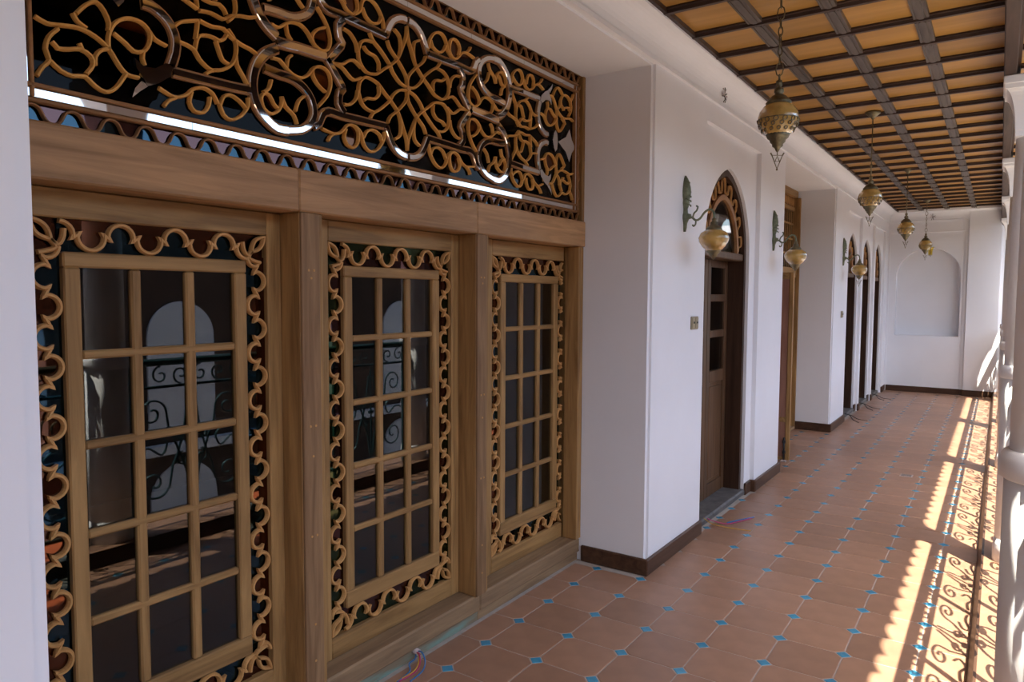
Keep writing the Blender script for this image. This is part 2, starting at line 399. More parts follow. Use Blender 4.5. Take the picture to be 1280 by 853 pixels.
MIRROR=[
 [(0.007,-0.302),(0.049,-0.296),(0.092,-0.271),(0.12,-0.23),(0.138,-0.194)],
 [(0.138,-0.194),(0.268,-0.197),(0.393,-0.2),(0.46,-0.198),(0.493,-0.218),(0.51,-0.253),(0.537,-0.272)],
 [(0.378,-0.187),(0.406,-0.156),(0.401,-0.11),(0.384,-0.091),(0.416,-0.052),(0.442,-0.023),(0.468,0.008)],
 [(0.472,0.014),(0.541,0.011),(0.613,0.009),(0.668,0.004),(0.705,0.004)],
 [(0.705,-0.021),(0.755,-0.052),(0.793,-0.099),(0.812,-0.157),(0.81,-0.209),(0.79,-0.257),(0.753,-0.292),(0.71,-0.314),(0.662,-0.312)],
 [(0.662,-0.312),(0.599,-0.297),(0.555,-0.266),(0.536,-0.23),(0.535,-0.211),(0.547,-0.17),(0.581,-0.136),(0.636,-0.114),(0.697,-0.112),(0.762,-0.106)],
 [(0.821,-0.201),(0.882,-0.205),(0.935,-0.207),(1.113,-0.211)],
 [(1.12,-0.196),(1.104,-0.149),(1.101,-0.105),(1.116,-0.067),(1.143,-0.041),(1.179,-0.025),(1.21,-0.025)],
]

# ================================================================== SETTING
X0 = .285            # inner face of the long wall
XF = .30             # raised field of the wall
YN, YE = -6.0, 12.6  # ends of the gallery
ZC = 3.35            # boards of the ceiling
O1 = (-1.785, 1.57); O2 = (4.80, 7.38); ZO = 3.12
ARCH1 = (2.63, 3.76)
FAR = [(8.47, 9.42), (9.80, 10.75), (11.10, 12.05)]
XR = 2.215           # line of columns and railing

def arch_poly(y0, y1, zt, doors, zs=2.10, za=2.75, pad=0.0):
    p = [(y0, 0)]
    for a, b in doors:
        yc, hw = (a+b)/2, (b-a)/2+pad
        p.append((yc-hw, 0)); p += arch_pts(yc, hw, zs, za+pad); p.append((yc+hw, 0))
    p += [(y1, 0), (y1, zt), (y0, zt)]
    return p
# --- long wall
wl = MB()
wl.box(-.36, X0, YN, O1[0], 0, ZC)
wl.box(-.36, X0, O1[0], O1[1], ZO+.10, ZC); wl.box(-.17, X0, O1[0], O1[1], ZO, ZO+.10)
wl.prism(arch_poly(O1[1], O2[0], ZC, [ARCH1]), -.36, .262)
wl.box(-.36, X0, O2[0], O2[1], ZO, ZC)
wl.prism(arch_poly(O2[1], YE, ZC, FAR, 2.10, 2.68), -.36, .262)
# rectangular sunk panels around the arches: the wall face stands proud around them
def framed(y0, y1, panels, zt, x0, x1):
    p = [(y0, 0)]
    for a, b, zp in panels: p += [(a, 0), (a, zp), (b, zp), (b, 0)]
    p += [(y1, 0), (y1, zt), (y0, zt)]
    wl.prism(p, x0, x1)
framed(O1[1], O2[0], [(2.53, 3.93, 2.99)], ZC, .262, X0)
framed(O2[1], YE, [(8.36, 9.53, 2.95), (9.69, 10.86, 2.95), (10.99, 12.16, 2.95)], ZC, .262, X0)
# raised field, a hand back from every corner
framed(O1[1]+.035, O2[0]-.035, [(2.53, 3.93, 2.99)], ZC, X0, XF)
framed(O2[1]+.035, YE, [(8.36, 9.53, 2.95), (9.69, 10.86, 2.95), (10.99, 12.16, 2.95)], ZC, X0, XF)
wl.box(X0, XF, YN, O1[0]-.035, 0, ZC)
wl.box(X0, XF, O1[0]-.035, O1[1]+.035, ZO+.035, ZC); wl.box(X0, XF, O2[0]-.035, O2[1]+.035, ZO+.035, ZC)
tag(wl.build('wall_left', 'plaster'), 'long white plastered wall with recessed openings and sunk arch panels', 'wall', kind='structure')

# --- far wall with a round-headed niche, sunk panel and flat pilaster
wf = MB()
nx0, nx1, nz0, nzs, nza = .44, 1.47, 1.05, 2.15, 2.66
nc = (nx0+nx1)/2
arc = arch_pts(nc, (nx1-nx0)/2, nzs, nza, 14, False); h = len(arc)//2
px0, px1, pz = .33, 1.52, 2.94
YP = YE+.03
wf.prism([(px0, 0), (px1, 0), (px1, nz0), (px0, nz0)], YP, YP+.3, 'y')
wf.prism([(px0, nz0), (nx0, nz0)]+arc[:h+1]+[(nc, pz), (px0, pz)], YP, YP+.3, 'y')
wf.prism([(nc, pz)]+arc[h:]+[(nx1, nz0), (px1, nz0), (px1, pz)], YP, YP+.3, 'y')
wf.box(nx0-.1, nx1+.1, YP+.24, YP+.32, nz0-.1, nza+.1)
wf.box(-.4, px0, YE, YP+.3, 0, ZC); wf.box(px0, 2.75, YE, YP+.3, pz, ZC); wf.box(px1, 2.75, YE, YP+.3, 0, pz)
wf.box(1.57, 2.05, YE-.05, YE, 0, ZC-.02)
tag(wf.build('wall_far', 'plaster'), 'white end wall with arched niche and flat pilaster', 'wall', kind='structure')
wn = MB(); wn.box(-.4, 2.6, YN-.2, YN, 0, ZC)  # unseen end wall, added to limit light entering the gallery
tag(wn.build('wall_near_added', 'plaster'), 'plain white end wall added behind the viewer to limit light', 'wall', kind='structure')
# --- dim rooms behind the openings
rm = MB()
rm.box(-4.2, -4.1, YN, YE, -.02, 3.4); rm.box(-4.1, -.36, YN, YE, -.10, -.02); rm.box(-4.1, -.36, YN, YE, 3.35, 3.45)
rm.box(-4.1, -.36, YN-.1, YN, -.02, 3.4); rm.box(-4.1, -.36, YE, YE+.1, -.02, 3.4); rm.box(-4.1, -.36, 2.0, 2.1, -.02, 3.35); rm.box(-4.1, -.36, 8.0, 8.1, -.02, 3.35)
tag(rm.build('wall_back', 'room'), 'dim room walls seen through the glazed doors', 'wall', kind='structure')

# --- cornice
co = MB()
prof = [(XF-.02, 3.135), (XF+.022, 3.135), (XF+.022, 3.16), (XF+.012, 3.168), (XF+.014, 3.19)]
for i in range(9):
    a = PI/2*i/8; prof.append((XF+.014+.105*(1-math.cos(a)), 3.19+.12*math.sin(a)))
prof += [(.440, 3.31), (.440, 3.348), (XF-.02, 3.348)]
co.prism(prof, YN, YE, 'y')
pf = [(YE-(x-XF), z) for x, z in prof]
co.prism(pf, XF, 2.03, 'x')
tag(co.build('trim_1', 'plaster'), 'white coved cornice under the wooden ceiling', 'cornice', kind='structure')

# --- baseboards
def baseboard(name, segs, mat, label):
    r = empty(name, (XF, segs[0][2], 0)); tag(r, label, 'baseboard', kind='structure')
    for x0, x1, y0, y1 in segs:
        b = MB(); b.bbox(x0, x1, y0, y1, 0, .105, .006)
        b.build('board', mat, r)
    return r
T = .022
baseboard('baseboard_left', [(XF, XF+T, O1[1]-.012, 2.53), (-.15, XF+T, O1[1]-T, O1[1]), (XF, XF+T, 3.93, O2[0]+.0), (.262, XF+T, 3.93-T, 3.93), (.262, .262+T, 3.76, 3.93-T),
    (-.15, XF+T, O2[1]-T, O2[1]), (XF, XF+T, O2[1], 8.36), (.262, .262+T, 9.42, 9.69-T), (XF, XF+T, 9.53, 9.69), (.262, .262+T, 10.75, 10.99-T), (XF, XF+T, 10.86, 10.99), (XF, XF+T, 12.16, YE), (XF, XF+T, YN, O1[0])], 'base', 'dark walnut baseboard along the long white wall')
baseboard('baseboard_far', [(XF+T, 1.52, YP-T, YP), (1.52, 1.57, YE-T, YE), (1.555, 2.05, YE-.05-T, YE-.05)], 'basex', 'dark walnut baseboard under the niche wall')

# --- floor: slab with octagonal tiles and small blue squares
S = .30; CUT = .038; G = .005
fl = MB(); fl.box(-.36, 2.60, YN, YE+.3, -.25, -.0022)
floor = fl.build('floor', 'grout'); tag(floor, 'terracotta octagon tile floor with small blue insets', 'floor', kind='structure')
FO = WL[floor.name]
def octo(cut=CUT, g=G):
    a = S/2-g/2; c = cut
    return [(-a+c, -a), (a-c, -a), (a, -a+c), (a, a-c), (a-c, a), (-a+c, a), (-a, a-c), (-a, -a+c)]
def clipx(poly, xmin, xmax):
    for lim, sg in ((xmin, 1), (xmax, -1)):
        r = []
        for i in range(len(poly)):
            p, q = poly[i], poly[(i+1) % len(poly)]
            ip, iq = (p[0]-lim)*sg >= 0, (q[0]-lim)*sg >= 0
            if ip: r.append(p)
            if ip != iq:
                t = (lim-p[0])/(q[0]-p[0]); r.append((lim, p[1]+t*(q[1]-p[1])))
        poly = r
        if not poly: return poly
    return poly
def tile_mesh(poly, name, mat, bev=.003):
    n = len(poly); cx = sum(p[0] for p in poly)/n; cy = sum(p[1] for p in poly)/n
    inn = []
    for x, y in poly:
        d = math.hypot(x-cx, y-cy) or 1; k = max(0, 1-bev/d*1.3); inn.append((cx+(x-cx)*k, cy+(y-cy)*k))
    v = [(x, y, -.007) for x, y in poly]+[(x, y, -.0015) for x, y in poly]+[(x, y, 0) for x, y in inn]
    f = [tuple(range(2*n, 3*n))]
    for i in range(n):
        j = (i+1) % n
        f += [(i, j, n+j, n+i), (n+i, n+j, 2*n+j, 2*n+i)]
    me = bpy.data.meshes.new(name); me.from_pydata(v, [], f); me.materials.append(M[mat]); me.update()
    return me
XMIN, XMAX = -.16, 2.004
def in_wall(x0, x1, y):
    if x1 > .30+.02: return False
    return not (O1[0] < y < O1[1] or O2[0] < y < O2[1])
full = octo(); dia = CUT-G*.9
diamond = [(-dia, 0), (0, -dia), (dia, 0), (0, dia)]
tm_cache = {}; rest_t = MB(); rest_d = MB(); nt_ = 0; nd_ = 0
def flat(mb, poly, x, y):
    n = len(poly)
    mb.add([(x+p[0], y+p[1], -.007) for p in poly]+[(x+p[0], y+p[1], 0) for p in poly],
           [tuple(range(n, 2*n))]+[(i, (i+1) % n, n+(i+1) % n, n+i) for i in range(n)])
for r_ in range(-6, 43):
    for c_ in range(-1, 8):
        x, y = (c_+.5)*S, (r_+.5)*S
        if y > YE+.1 or y < -1.9: continue
        if not in_wall(x-S/2, x+S/2, y):
            key = c_ if c_ in (-1, 6, 7) else 0
            poly = clipx([(p[0]+x, p[1]+y) for p in full], XMIN, XMAX)
            if len(poly) > 2:
                poly = [(p[0]-x, p[1]-y) for p in poly]
                if nt_ < 296 and y < 11 and not (y < -.3 and x > .3):
                    if key not in tm_cache: tm_cache[key] = tile_mesh(poly, 'tile', 'tile')
                    link('tile', tm_cache[key], (x, y, 0), floor); nt_ += 1
                else: flat(rest_t, poly, x, y)
        x, y = c_*S, r_*S
        if (not in_wall(x-S/2, x, y) or (c_ == 1 and 2.5 < y < 3.9)) and XMIN < x < XMAX-.02:
            if y < 6.2 and y > -.4 and nd_ < 290:
                if 'd' not in tm_cache: tm_cache['d'] = tile_mesh(diamond, 'inset_tile', 'inset', .002)
                link('inset_tile', tm_cache['d'], (x, y, 0), floor); nd_ += 1
            else: flat(rest_d, diamond, x, y)
# far tiles and insets, too small to pick apart, and the strip behind the viewer
for r_ in range(-20, -6):
    for c_ in range(1, 8):
        poly = clipx([(p[0]+(c_+.5)*S, p[1]) for p in full], XMIN, XMAX)
        if len(poly) > 2: flat(rest_t, poly, 0, (r_+.5)*S)
o = rest_t.build('far_tile', 'tile', floor); o['kind'] = 'stuff'
o = rest_d.build('far_inset', 'inset', floor); o['kind'] = 'stuff'

# --- kerb under the railing
kb = MB(); kb.prism([(2.010, -.001), (2.52, -.001), (2.52, .095), (2.034, .095)], YN, YE, 'y')
kerb = kb.build('trim_2', 'tile'); tag(kerb, 'low terracotta kerb under the railing along the open side', 'kerb', kind='structure')
kf = MB(); kf.prism([(2.003, 0), (2.010, 0), (2.040, .0955), (2.028, .0975)], YN, YE, 'y'); kf.build('riser', 'base', kerb)
sl = MB(); sl.box(2.006, 2.60, YN, YE+.3, -.28, -.006); sl.build('slab_edge', 'plaster2', kerb)

# --- ceiling: amber boards, dark cross battens, greyed long strips
ce = MB(); ce.box(-.36, 2.80, YN, YE+.3, ZC+.012, ZC+.16)
ceil = ce.build('ceiling', 'batten'); tag(ceil, 'coffered wooden ceiling of amber boards and dark battens', 'ceiling', kind='structure')
LX = [.44, .825, 1.225, 1.63, 2.03]; BW = .45
rows = []
y = 1.381
while y > -3.2: y -= BW
while y < YE: rows.append(y); y += BW
pm = {}
def cell_box(w_, l_, name, mat, t=.012):
    k = (name, round(w_, 4), round(l_, 4))
    if k not in pm:
        b = MB(); b.box(-w_/2, w_/2, -l_/2, l_/2, 0, t); pm[k] = b.mesh(name, mat)
    return pm[k]
cols = [(LX[i], LX[i+1]) for i in range(4)]+[(2.10, 2.80)]
bands = [(rows[i], min(rows[i+1] if i+1 < len(rows) else YE, YE)) for i in range(len(rows))]
for (a, b) in bands:
    if b-a < .02: continue
    for (x0, x1) in cols: link('board', cell_box(x1-x0-.012, b-a-.012, 'board', 'ply'), ((x0+x1)/2, (a+b)/2, ZC), ceil)
back = MB(); back.box(.44, 2.80, YN, rows[0], ZC, ZC+.012); back.build('board', 'ply', ceil)
def batten_mesh(x0, x1):
    k = ('batten', x0)
    if k not in pm:
        b = MB()
        p = [(-.026, 0), (-.026, -.010), (-.016, -.014), (-.013, -.032), (.013, -.032), (.016, -.014), (.026, -.010), (.026, 0)]
        b.prism(p, x0, x1, 'x'); pm[k] = b.mesh('batten', 'batten')
    return pm[k]
for yb in rows:
    link('batten', batten_mesh(.44, 2.03), (0, yb, ZC), ceil)
    link('batten', batten_mesh(2.10, 2.80), (0, yb, ZC), ceil)
def strip_mesh(L):
    k = ('strip', round(L, 3))
    if k not in pm:
        b = MB(); hw = .040
        # rounded-end moulded slat with two side beads
        pl = [(-hw, -L/2+.02), (-hw*.6, -L/2+.004), (0, -L/2), (hw*.6, -L/2+.004), (hw, -L/2+.02), (hw, L/2-.02), (hw*.6, L/2-.004), (0, L/2), (-hw*.6, L/2-.004), (-hw, L/2-.02)]
        b.prism(pl, -.022, 0, 'z')
        b.box(-hw*.98, -hw*.70, -L/2+.02, L/2-.02, -.027, -.02); b.box(hw*.70, hw*.98, -L/2+.02, L/2-.02, -.027, -.02)
        b.prism([(q[0]*.45, q[1]*.96) for q in pl], -.029, -.02, 'z')
        pm[k] = b.mesh('long_slat', 'strip')
    return pm[k]
for (a, b) in bands:
    if b-a < .1: continue
    for xs in LX[1:4]: link('long_slat', strip_mesh(b-a-.03), (xs, (a+b)/2, ZC), ceil)
eg = MB(); eg.box(.432, .462, YN, YE, ZC-.028, ZC); eg.build('edge_batten', 'batten', ceil)
eg = MB(); eg.box(.44, 2.03, YE-.05, YE-.02, ZC-.024, ZC); eg.build('edge_batten', 'batten', ceil)

# --- long beam over the columns, and the eave with barrel tiles
bm_ = MB(); bm_.bbox(2.030, 2.095, YN, YE, 3.05, ZC+.01, .006); bm_.box(2.095, 2.112, YN, YE, 3.10, ZC+.005)
tag(bm_.build('trim_3', 'beam'), 'long dark wooden beam above the white columns', 'beam', kind='structure')
ev = empty('trim_4', (2.8, 0, 3.28)); tag(ev, 'roof eave edged with clay barrel tiles', 'eave', kind='structure')
e = MB(); e.box(2.80, 2.825, YN, YE+.3, 3.385, 3.52); e.build('fascia', 'beam', ev)
e = MB(); e.box(-.36, 2.83, YN, YE+.3, ZC+.162, ZC+.26); e.build('roof_deck', 'rooft', ev)
bt = MB(); n = 8
v = []; f = []
for xx in (-.12, .02):
    for rr in (.100, .088):
        for j in range(n+1):
            a = PI*j/n; v.append((xx, rr*math.cos(a), rr*math.sin(a)))
k = n+1
for j in range(n):
    f += [(j, j+1, 2*k+j+1, 2*k+j), (k+j, k+j+1, 3*k+j+1, 3*k+j), (j, j+1, k+j+1, k+j), (2*k+j, 2*k+j+1, 3*k+j+1, 3*k+j)]
f += [(0, k, 3*k, 2*k), (n, k+n, 3*k+n, 2*k+n)]
bt.add(v, f, True); btm = bt.mesh('barrel_tile', 'rooft')
y = -4.0
while y < YE: link('barrel_tile', btm, (2.845, y, 3.285), ev); y += .2
fb = MB(); fb.box(2.72, 2.80, YN, YE, 3.386, 3.41); fb.build('eave_board', 'beam', ev)

# ================================================================== THE GREAT LATTICE DOORS
YC1 = -.06
# --- frame: lintel, sill, posts
fr = empty('trim_5', (-.2, YC1, 0)); tag(fr, 'oak frame with posts, sill and lintel around the three lattice doors', 'door frame', kind='structure')
b = MB(); b.bbox(-.34, -.145, -1.76, -.700, 2.052, 2.212, .006); b.build('lintel', 'lintel', fr)
b = MB(); b.bbox(-.34, -.145, -.699, .42, 2.052, 2.212, .006); b.build('lintel', 'lintel', fr)
b = MB(); b.bbox(-.34, -.145, .421, 1.565, 2.052, 2.212, .006); b.build('lintel', 'lintel', fr)
for y0, y1 in ((-1.76, -.58), (-.579, .475), (.476, 1.565)):
    b = MB(); b.bbox(-.34, -.165, y0, y1, .055, .15, .008); b.build('sill', 'sillw', fr)
    b = MB(); b.bbox(-.34, -.182, y0, y1, .0, .055, .003); b.build('sill_foot', 'paint' if y0 < .4 else 'sillw', fr)
for yc, hw, z0 in ((-.636, .057, .15), (.477, .054, .15), (1.535, .03, .15), (-1.73, .03, .15)):
    b = MB(); b.bbox(-.34, -.158, yc-hw, yc+hw, z0, 2.052, .004); p = b.build('post', 'woodz', fr)
    if hw > .04:
        b = MB(); b.bbox(-.162, -.149, yc-hw+.002, yc+hw-.022, z0, 2.051, .003); b.build('face_board', 'postw', p)
        for zz in (1.83, 1.80, 1.22, 1.10, .78, .42, .27):
            for dy in ((-.012, .014) if zz in (1.83, 1.22, .78) else (0.0,)):
                q = MB(); q.tube([(-.150, yc-.01+dy, zz), (-.147, yc-.01+dy, zz)], .005, 8); q.build('plug', 'lattice', p)
# --- one leaf
def wave_path(s0, s1, n, t0, t1, wd, start=0.0):
    """meander of alternating round lobes from s0 to s1 between the bounds t0 and t1"""
    A = (t1-t0)/2-wd/2; tm = (t0+t1)/2; p = (s1-s0)/n; hp = p/2; al = math.radians(104)
    r = min(A*.95, hp*.455); c = A-r; sg0 = -1 if start else 1
    out_ = []; N = int(round(n*2))
    for k in range(N):
        sg = sg0*(1 if k % 2 == 0 else -1); sc = s0+k*hp
        for j in range(14):
            if j <= 6:
                a = al*j/6; q = (sc+r*math.sin(a), sg*(c+r*math.cos(a)))
            elif j == 7:
                q = (sc+hp/2, 0.0)
            else:
                a = al*(14-j)/6; q = (sc+hp-r*math.sin(a), -sg*(c+r*math.cos(a)))
            out_.append((q[0], tm+q[1]))
    sg = sg0*(1 if N % 2 == 0 else -1); out_.append((s0+N*hp, tm+sg*(c+r)))
    return out_
def cells(path, n, t_edge, half, per=28):
    """panes cut by a meander against one straight edge"""
    out_ = []; N = len(path)-1
    i = half
    while i < N:
        j = min(N, i+per); seg = path[i:j+1]
        if j-i > 6: out_.append(seg+[(seg[-1][0], t_edge), (seg[0][0], t_edge)])
        i += per
    if half > 4:
        seg = path[0:half+1]; out_.insert(0, seg+[(seg[-1][0], t_edge), (seg[0][0], t_edge)])
    return out_
XLF = -.27      # front of the leaves
def leaf(name, yc, label, c1, c2, y0, y1):
    d = empty(name, (XLF, yc, .15)); tag(d, label, 'door', kind='structure')
    lo = (yc-.408, yc+.408, .245, 1.962); li = (yc-.318, yc+.318, .345, 1.862); gl = (yc-.268, yc+.268, .42, 1.815)
    for a, c in ((y0, lo[0]), (lo[1], y1)):
        b = MB(); b.bbox(XLF-.045, XLF, a, c, .152, 2.05, .004); b.build('stile', 'woodz', d)
    for a, c in ((lo[3], 2.05), (.152, lo[2])):
        b = MB(); b.bbox(XLF-.045, XLF-.0005, lo[0], lo[1], a, c, .004); b.build('rail', 'woody', d)
    for a, c in ((li[0], gl[0]), (gl[1], li[1])):
        b = MB(); b.bbox(XLF-.04, XLF-.004, a, c, gl[2], gl[3], .005); b.build('inner_stile', 'woodz', d)
    for a, c in ((gl[3], li[3]), (li[2], gl[2])):
        b = MB(); b.bbox(XLF-.04, XLF-.004, li[0], li[1], a, c, .005); b.build('inner_rail', 'woody', d)
    # muntins and clear panes
    mw = .034; ny, nz = 3, 5
    wy = (gl[1]-gl[0]-mw*(ny-1))/ny; hz = (gl[3]-gl[2]-mw*.8*(nz-1))/nz
    for i in range(ny-1):
        a = gl[0]+wy*(i+1)+mw*i
        b = MB(); b.bbox(XLF-.038, XLF-.008, a, a+mw, gl[2], gl[3], .006); b.build('muntin', 'woodz', d)
    for k in range(nz-1):
        a = gl[2]+hz*(k+1)+mw*.8*k
        b = MB(); b.bbox(XLF-.038, XLF-.0075, gl[0], gl[1], a, a+mw*.8, .006); b.build('muntin', 'woody', d)
    for i in range(ny):
        for k in range(nz):
            a = gl[0]+(wy+mw)*i; c = gl[2]+(hz+mw*.8)*k
            b = MB(); b.box(XLF-.027, XLF-.024, a-.004, a+wy+.004, c-.004, c+hz+.004); b.build('glass_pane', 'clear', d)
    # meander borders with stained panes
    wd = .0145; cn = .085
    xl0, xl1 = XLF-.022, XLF-.003; xg0, xg1 = XLF-.027, XLF-.024
    def side(s0, s1, n, t0, t1, flip, inner_is_t1):
        path = wave_path(s0, s1, n, t0, t1, wd, PI if inner_is_t1 else 0)
        m = (lambda q: (q[1], q[0])) if flip else (lambda q: q)
        b = MB(); b.strip([m(q) for q in path], wd, xl0, xl1)
        # thorns on the necks
        N = len(path)-1
        for i in range(6, N-1, 14):
            for e_, a_ in ((i, i-1), (i+2, i+3)):
                if a_ > N: continue
                p, o2 = path[e_], path[a_]
                dx, dy = p[0]-o2[0], p[1]-o2[1]; L = math.hypot(dx, dy); dx /= L; dy /= L
                sd = 1 if (path[i+1][0]-p[0])*(-dy)+(path[i+1][1]-p[1])*dx < 0 else -1
                nx, ny_ = -dy*sd, dx*sd
                tip = (p[0]+dx*.009+nx*.012, p[1]+dy*.009+ny_*.012)
                q1 = (p[0]-dx*.010+nx*.005, p[1]-dy*.010+ny_*.005); q2 = (p[0]+dx*.004-nx*.002, p[1]+dy*.004-ny_*.002)
                b.prism([m(q1), m(tip), m(q2)], xl0, xl1-.003)
        b.build('lattice_strip', 'lattice', d)
        # phase 0 touches the outer edge when inner_is_t1, so outer cells run from 0 to 28
        e_out, e_in = (t0, t1) if inner_is_t1 else (t1, t0)
        for seg in cells(path, n, e_out, 0):
            q = MB(); q.prism([m(z) for z in seg], xg0, xg1); q.build('stained_pane', c2, d)
        for seg in cells(path, n, e_in, 14):
            q = MB(); q.prism([m(z) for z in seg], xg0-.004, xg1-.0035); q.build('stained_pane', c1, d)
    side(lo[2]+cn, lo[3]-cn, 8.5, lo[0], li[0], True, True)
    side(lo[2]+cn, lo[3]-cn, 8.5, li[1], lo[1], True, False)
    side(lo[0]+cn, lo[1]-cn, 3.5, li[3], lo[3], False, False)
    side(lo[0]+cn, lo[1]-cn, 3.5, lo[2], li[2], False, True)
    # almond loops and corner panes
    for cy, sy in ((lo[0], 1), (lo[1], -1)):
        for cz, sz in ((lo[2], 1), (lo[3], -1)):
            c0 = (cy+sy*.006, cz+sz*.006); c1_ = (cy+sy*.062, cz+sz*.066)
            pa = []; 
            for i in range(17):
                t = i/16; w_ = .017*math.sin(PI*t)
                px = c0[0]+(c1_[0]-c0[0])*t; pz_ = c0[1]+(c1_[1]-c0[1])*t
                pa.append((px+sy*w_*.7, pz_-sz*w_*.7))
            pb = []
            for i in range(1, 16):
                t = 1-i/16; w_ = .017*math.sin(PI*t)
                px = c0[0]+(c1_[0]-c0[0])*t; pz_ = c0[1]+(c1_[1]-c0[1])*t
                pb.append((px-sy*w_*.7, pz_+sz*w_*.7))
            b = MB(); b.strip(pa+pb, .014, xl0, xl1, closed=True)
            b.strip(cr_path([(cy+sy*.060, cz+sz*.064), (cy+sy*.080, cz+sz*.080), (cy+sy*.095, cz+sz*.06), (cy+sy*.10, cz+sz*.03)]), .015, xl0, xl1)
            b.strip(cr_path([(cy+sy*.060, cz+sz*.064), (cy+sy*.075, cz+sz*.088), (cy+sy*.05, cz+sz*.10), (cy+sy*.025, cz+sz*.105)]), .015, xl0, xl1)
            b.build('corner_loop', 'lattice', d)
            q = MB(); q.box(xg0-.009, xg1-.009, min(cy, cy+sy*.12), max(cy, cy+sy*.12), min(cz, cz+sz*.12), max(cz, cz+sz*.12)); q.build('stained_pane', c2, d)
    return d
leaf('door_1', -1.163, 'lattice glazed oak door with blue and brown panes beside the near white pier', 'blueg', 'redg', -1.70, -.693)
leaf('door_2', -.045, 'middle lattice glazed oak door with green and maroon border panes', 'maroong', 'greeng', -.579, .423)
leaf('door_3', 1.130, 'lattice glazed oak door with red and blue panes beside the white wall reveal', 'blueg', 'redg', .531, 1.505)

# --- transom with scrollwork
XT = -.175; VC = 2.665; UC = -.06
tw = empty('window_1', (XT, UC, VC)); tag(tw, 'wide dark transom window with golden scrollwork lattice and mirror strips', 'window', kind='structure')
HU, HV = 1.522, .345
b = MB(); b.bbox(XT-.06, XT+.02, -1.76, 1.575, 3.128, 3.225, .006); b.build('frame', 'woody', tw)
for a, c in ((-1.76, -1.695), (1.583-.04, 1.575)):
    b = MB(); b.bbox(XT-.06, XT+.015, a, c, 2.212, 3.128, .005); b.build('frame', 'woodz', tw)
b = MB(); b.box(XT-.020, XT-.016, UC-HU, UC+HU, VC-HV, VC+HV); b.build('dark_pane', 'blackg', tw)
# mirror border with wooden beads
mb_ = .030
for sgn in (-1, 1):
    zc = VC+sgn*(HV+mb_/2+.012)
    cuts = [-HU-.04, -1.05, -.52, 0.0, .47, .95, HU+.04]
    for i in range(6):
        b = MB(); b.prism([(XT-.012, zc-mb_/2), (XT-.004, zc-mb_/2+.004), (XT-.004, zc+mb_/2-.004), (XT-.012, zc+mb_/2)], UC+cuts[i]+.0008, UC+cuts[i+1]-.0008, 'y'); b.build('mirror_strip', 'mirror', tw)
    for dz in (-mb_/2-.006, mb_/2+.006):
        b = MB(); b.bbox(XT-.02, XT+.004, UC-HU-.04, UC+HU+.04, zc+dz-.006, zc+dz+.006, .003); b.build('bead', 'lattice2', tw)
    yc = UC+sgn*(HU+mb_/2+.010)
    b = MB(); b.prism([(XT-.012, yc-mb_/2), (XT-.004, yc-mb_/2+.004), (XT-.004, yc+mb_/2-.004), (XT-.012, yc+mb_/2)], VC-HV-.01, VC+HV+.01, 'z'); b.build('mirror_strip', 'mirror', tw)
    for dy in (-mb_/2-.005, mb_/2+.005):
        b = MB(); b.bbox(XT-.02, XT+.004, yc+dy-.005, yc+dy+.005, VC-HV-.04, VC+HV+.04, .003); b.build('bead', 'lattice2', tw)
# wavy outer borders
def sine(s0, s1, n, t0, t1, wd):
    N = int(n*16); A = (t1-t0)/2-wd/2; tm = (t0+t1)/2
    r = []
    for i in range(N+1):
        ph = 2*PI*n*i/N; r.append((s0+(s1-s0)*i/N+.004*math.sin(2*ph), tm+A*math.cos(ph)))
    return r
def wave_border(s0, s1, n, t0, t1, flip, ca, cb, wd=.0085):
    path = sine(s0, s1, n, t0, t1, wd); m = (lambda q: (q[1], q[0])) if flip else (lambda q: q)
    b = MB(); b.strip([m(q) for q in path], wd, XT-.018, XT-.003); b.build('wave_strip', 'lattice2', tw)
    for seg in cells(path, n, t1, 0, 16):
        q = MB(); q.prism([m(z) for z in seg], XT-.022, XT-.019); q.build('stained_pane', ca, tw)
    for seg in cells(path, n, t0, 8, 16):
        q = MB(); q.prism([m(z) for z in seg], XT-.026, XT-.0225); q.build('stained_pane', cb, tw)
zb0, zb1 = 2.212, VC-HV-.012-mb_-.012
wave_border(-1.695, 1.543, 30, zb0, zb1, False, 'maroong', 'blueg')
zt0, zt1 = VC+HV+.012+mb_+.012, 3.128
wave_border(-1.695, 1.543, 30, zt0, zt1, False, 'maroong', 'tealg')
wave_border(zb1, zt0, 7, UC+HU+mb_+.018, 1.543, True, 'tealg', 'redg')
wave_border(zb1, zt0, 7, -1.695, UC-HU-mb_-.018, True, 'tealg', 'redg')
# tracery: one quadrant traced, mirrored to four
def quads(p):
    return [[(UC+su*u, VC+sv*v) for u, v in p] for su in (1, -1) for sv in (1, -1)]
LOOPS = {1: 'redg', 5: None}
for i, p in enumerate(SCROLL):
    sm_ = cr_path(p, .014)
    for q in quads(sm_):
        b = MB(); b.strip(q, .0115, XT-.016, XT+.001, taper=False); b.build('scroll_strip', 'gold', tw)
        # a deep red pane fills every curl that closes on itself
        d_ = math.dist(p[0], p[-1]); L_ = sum(math.dist(p[k], p[k+1]) for k in range(len(p)-1))
        if L_ > .22 and d_ < .45*L_ and len(p) > 6 and abs(p[0][0]) > .02:
            b = MB(); b.prism(q, XT-.0165, XT-.0145); b.build('curl_pane', 'redg', tw)
edgeprof = [(-.5, 0), (-.5, 1), (.5, 1), (.5, 0)]
mprof = [(-.5, 0), (-.5, .75), (-.40, 1), (.40, 1), (.5, .75), (.5, 0)]
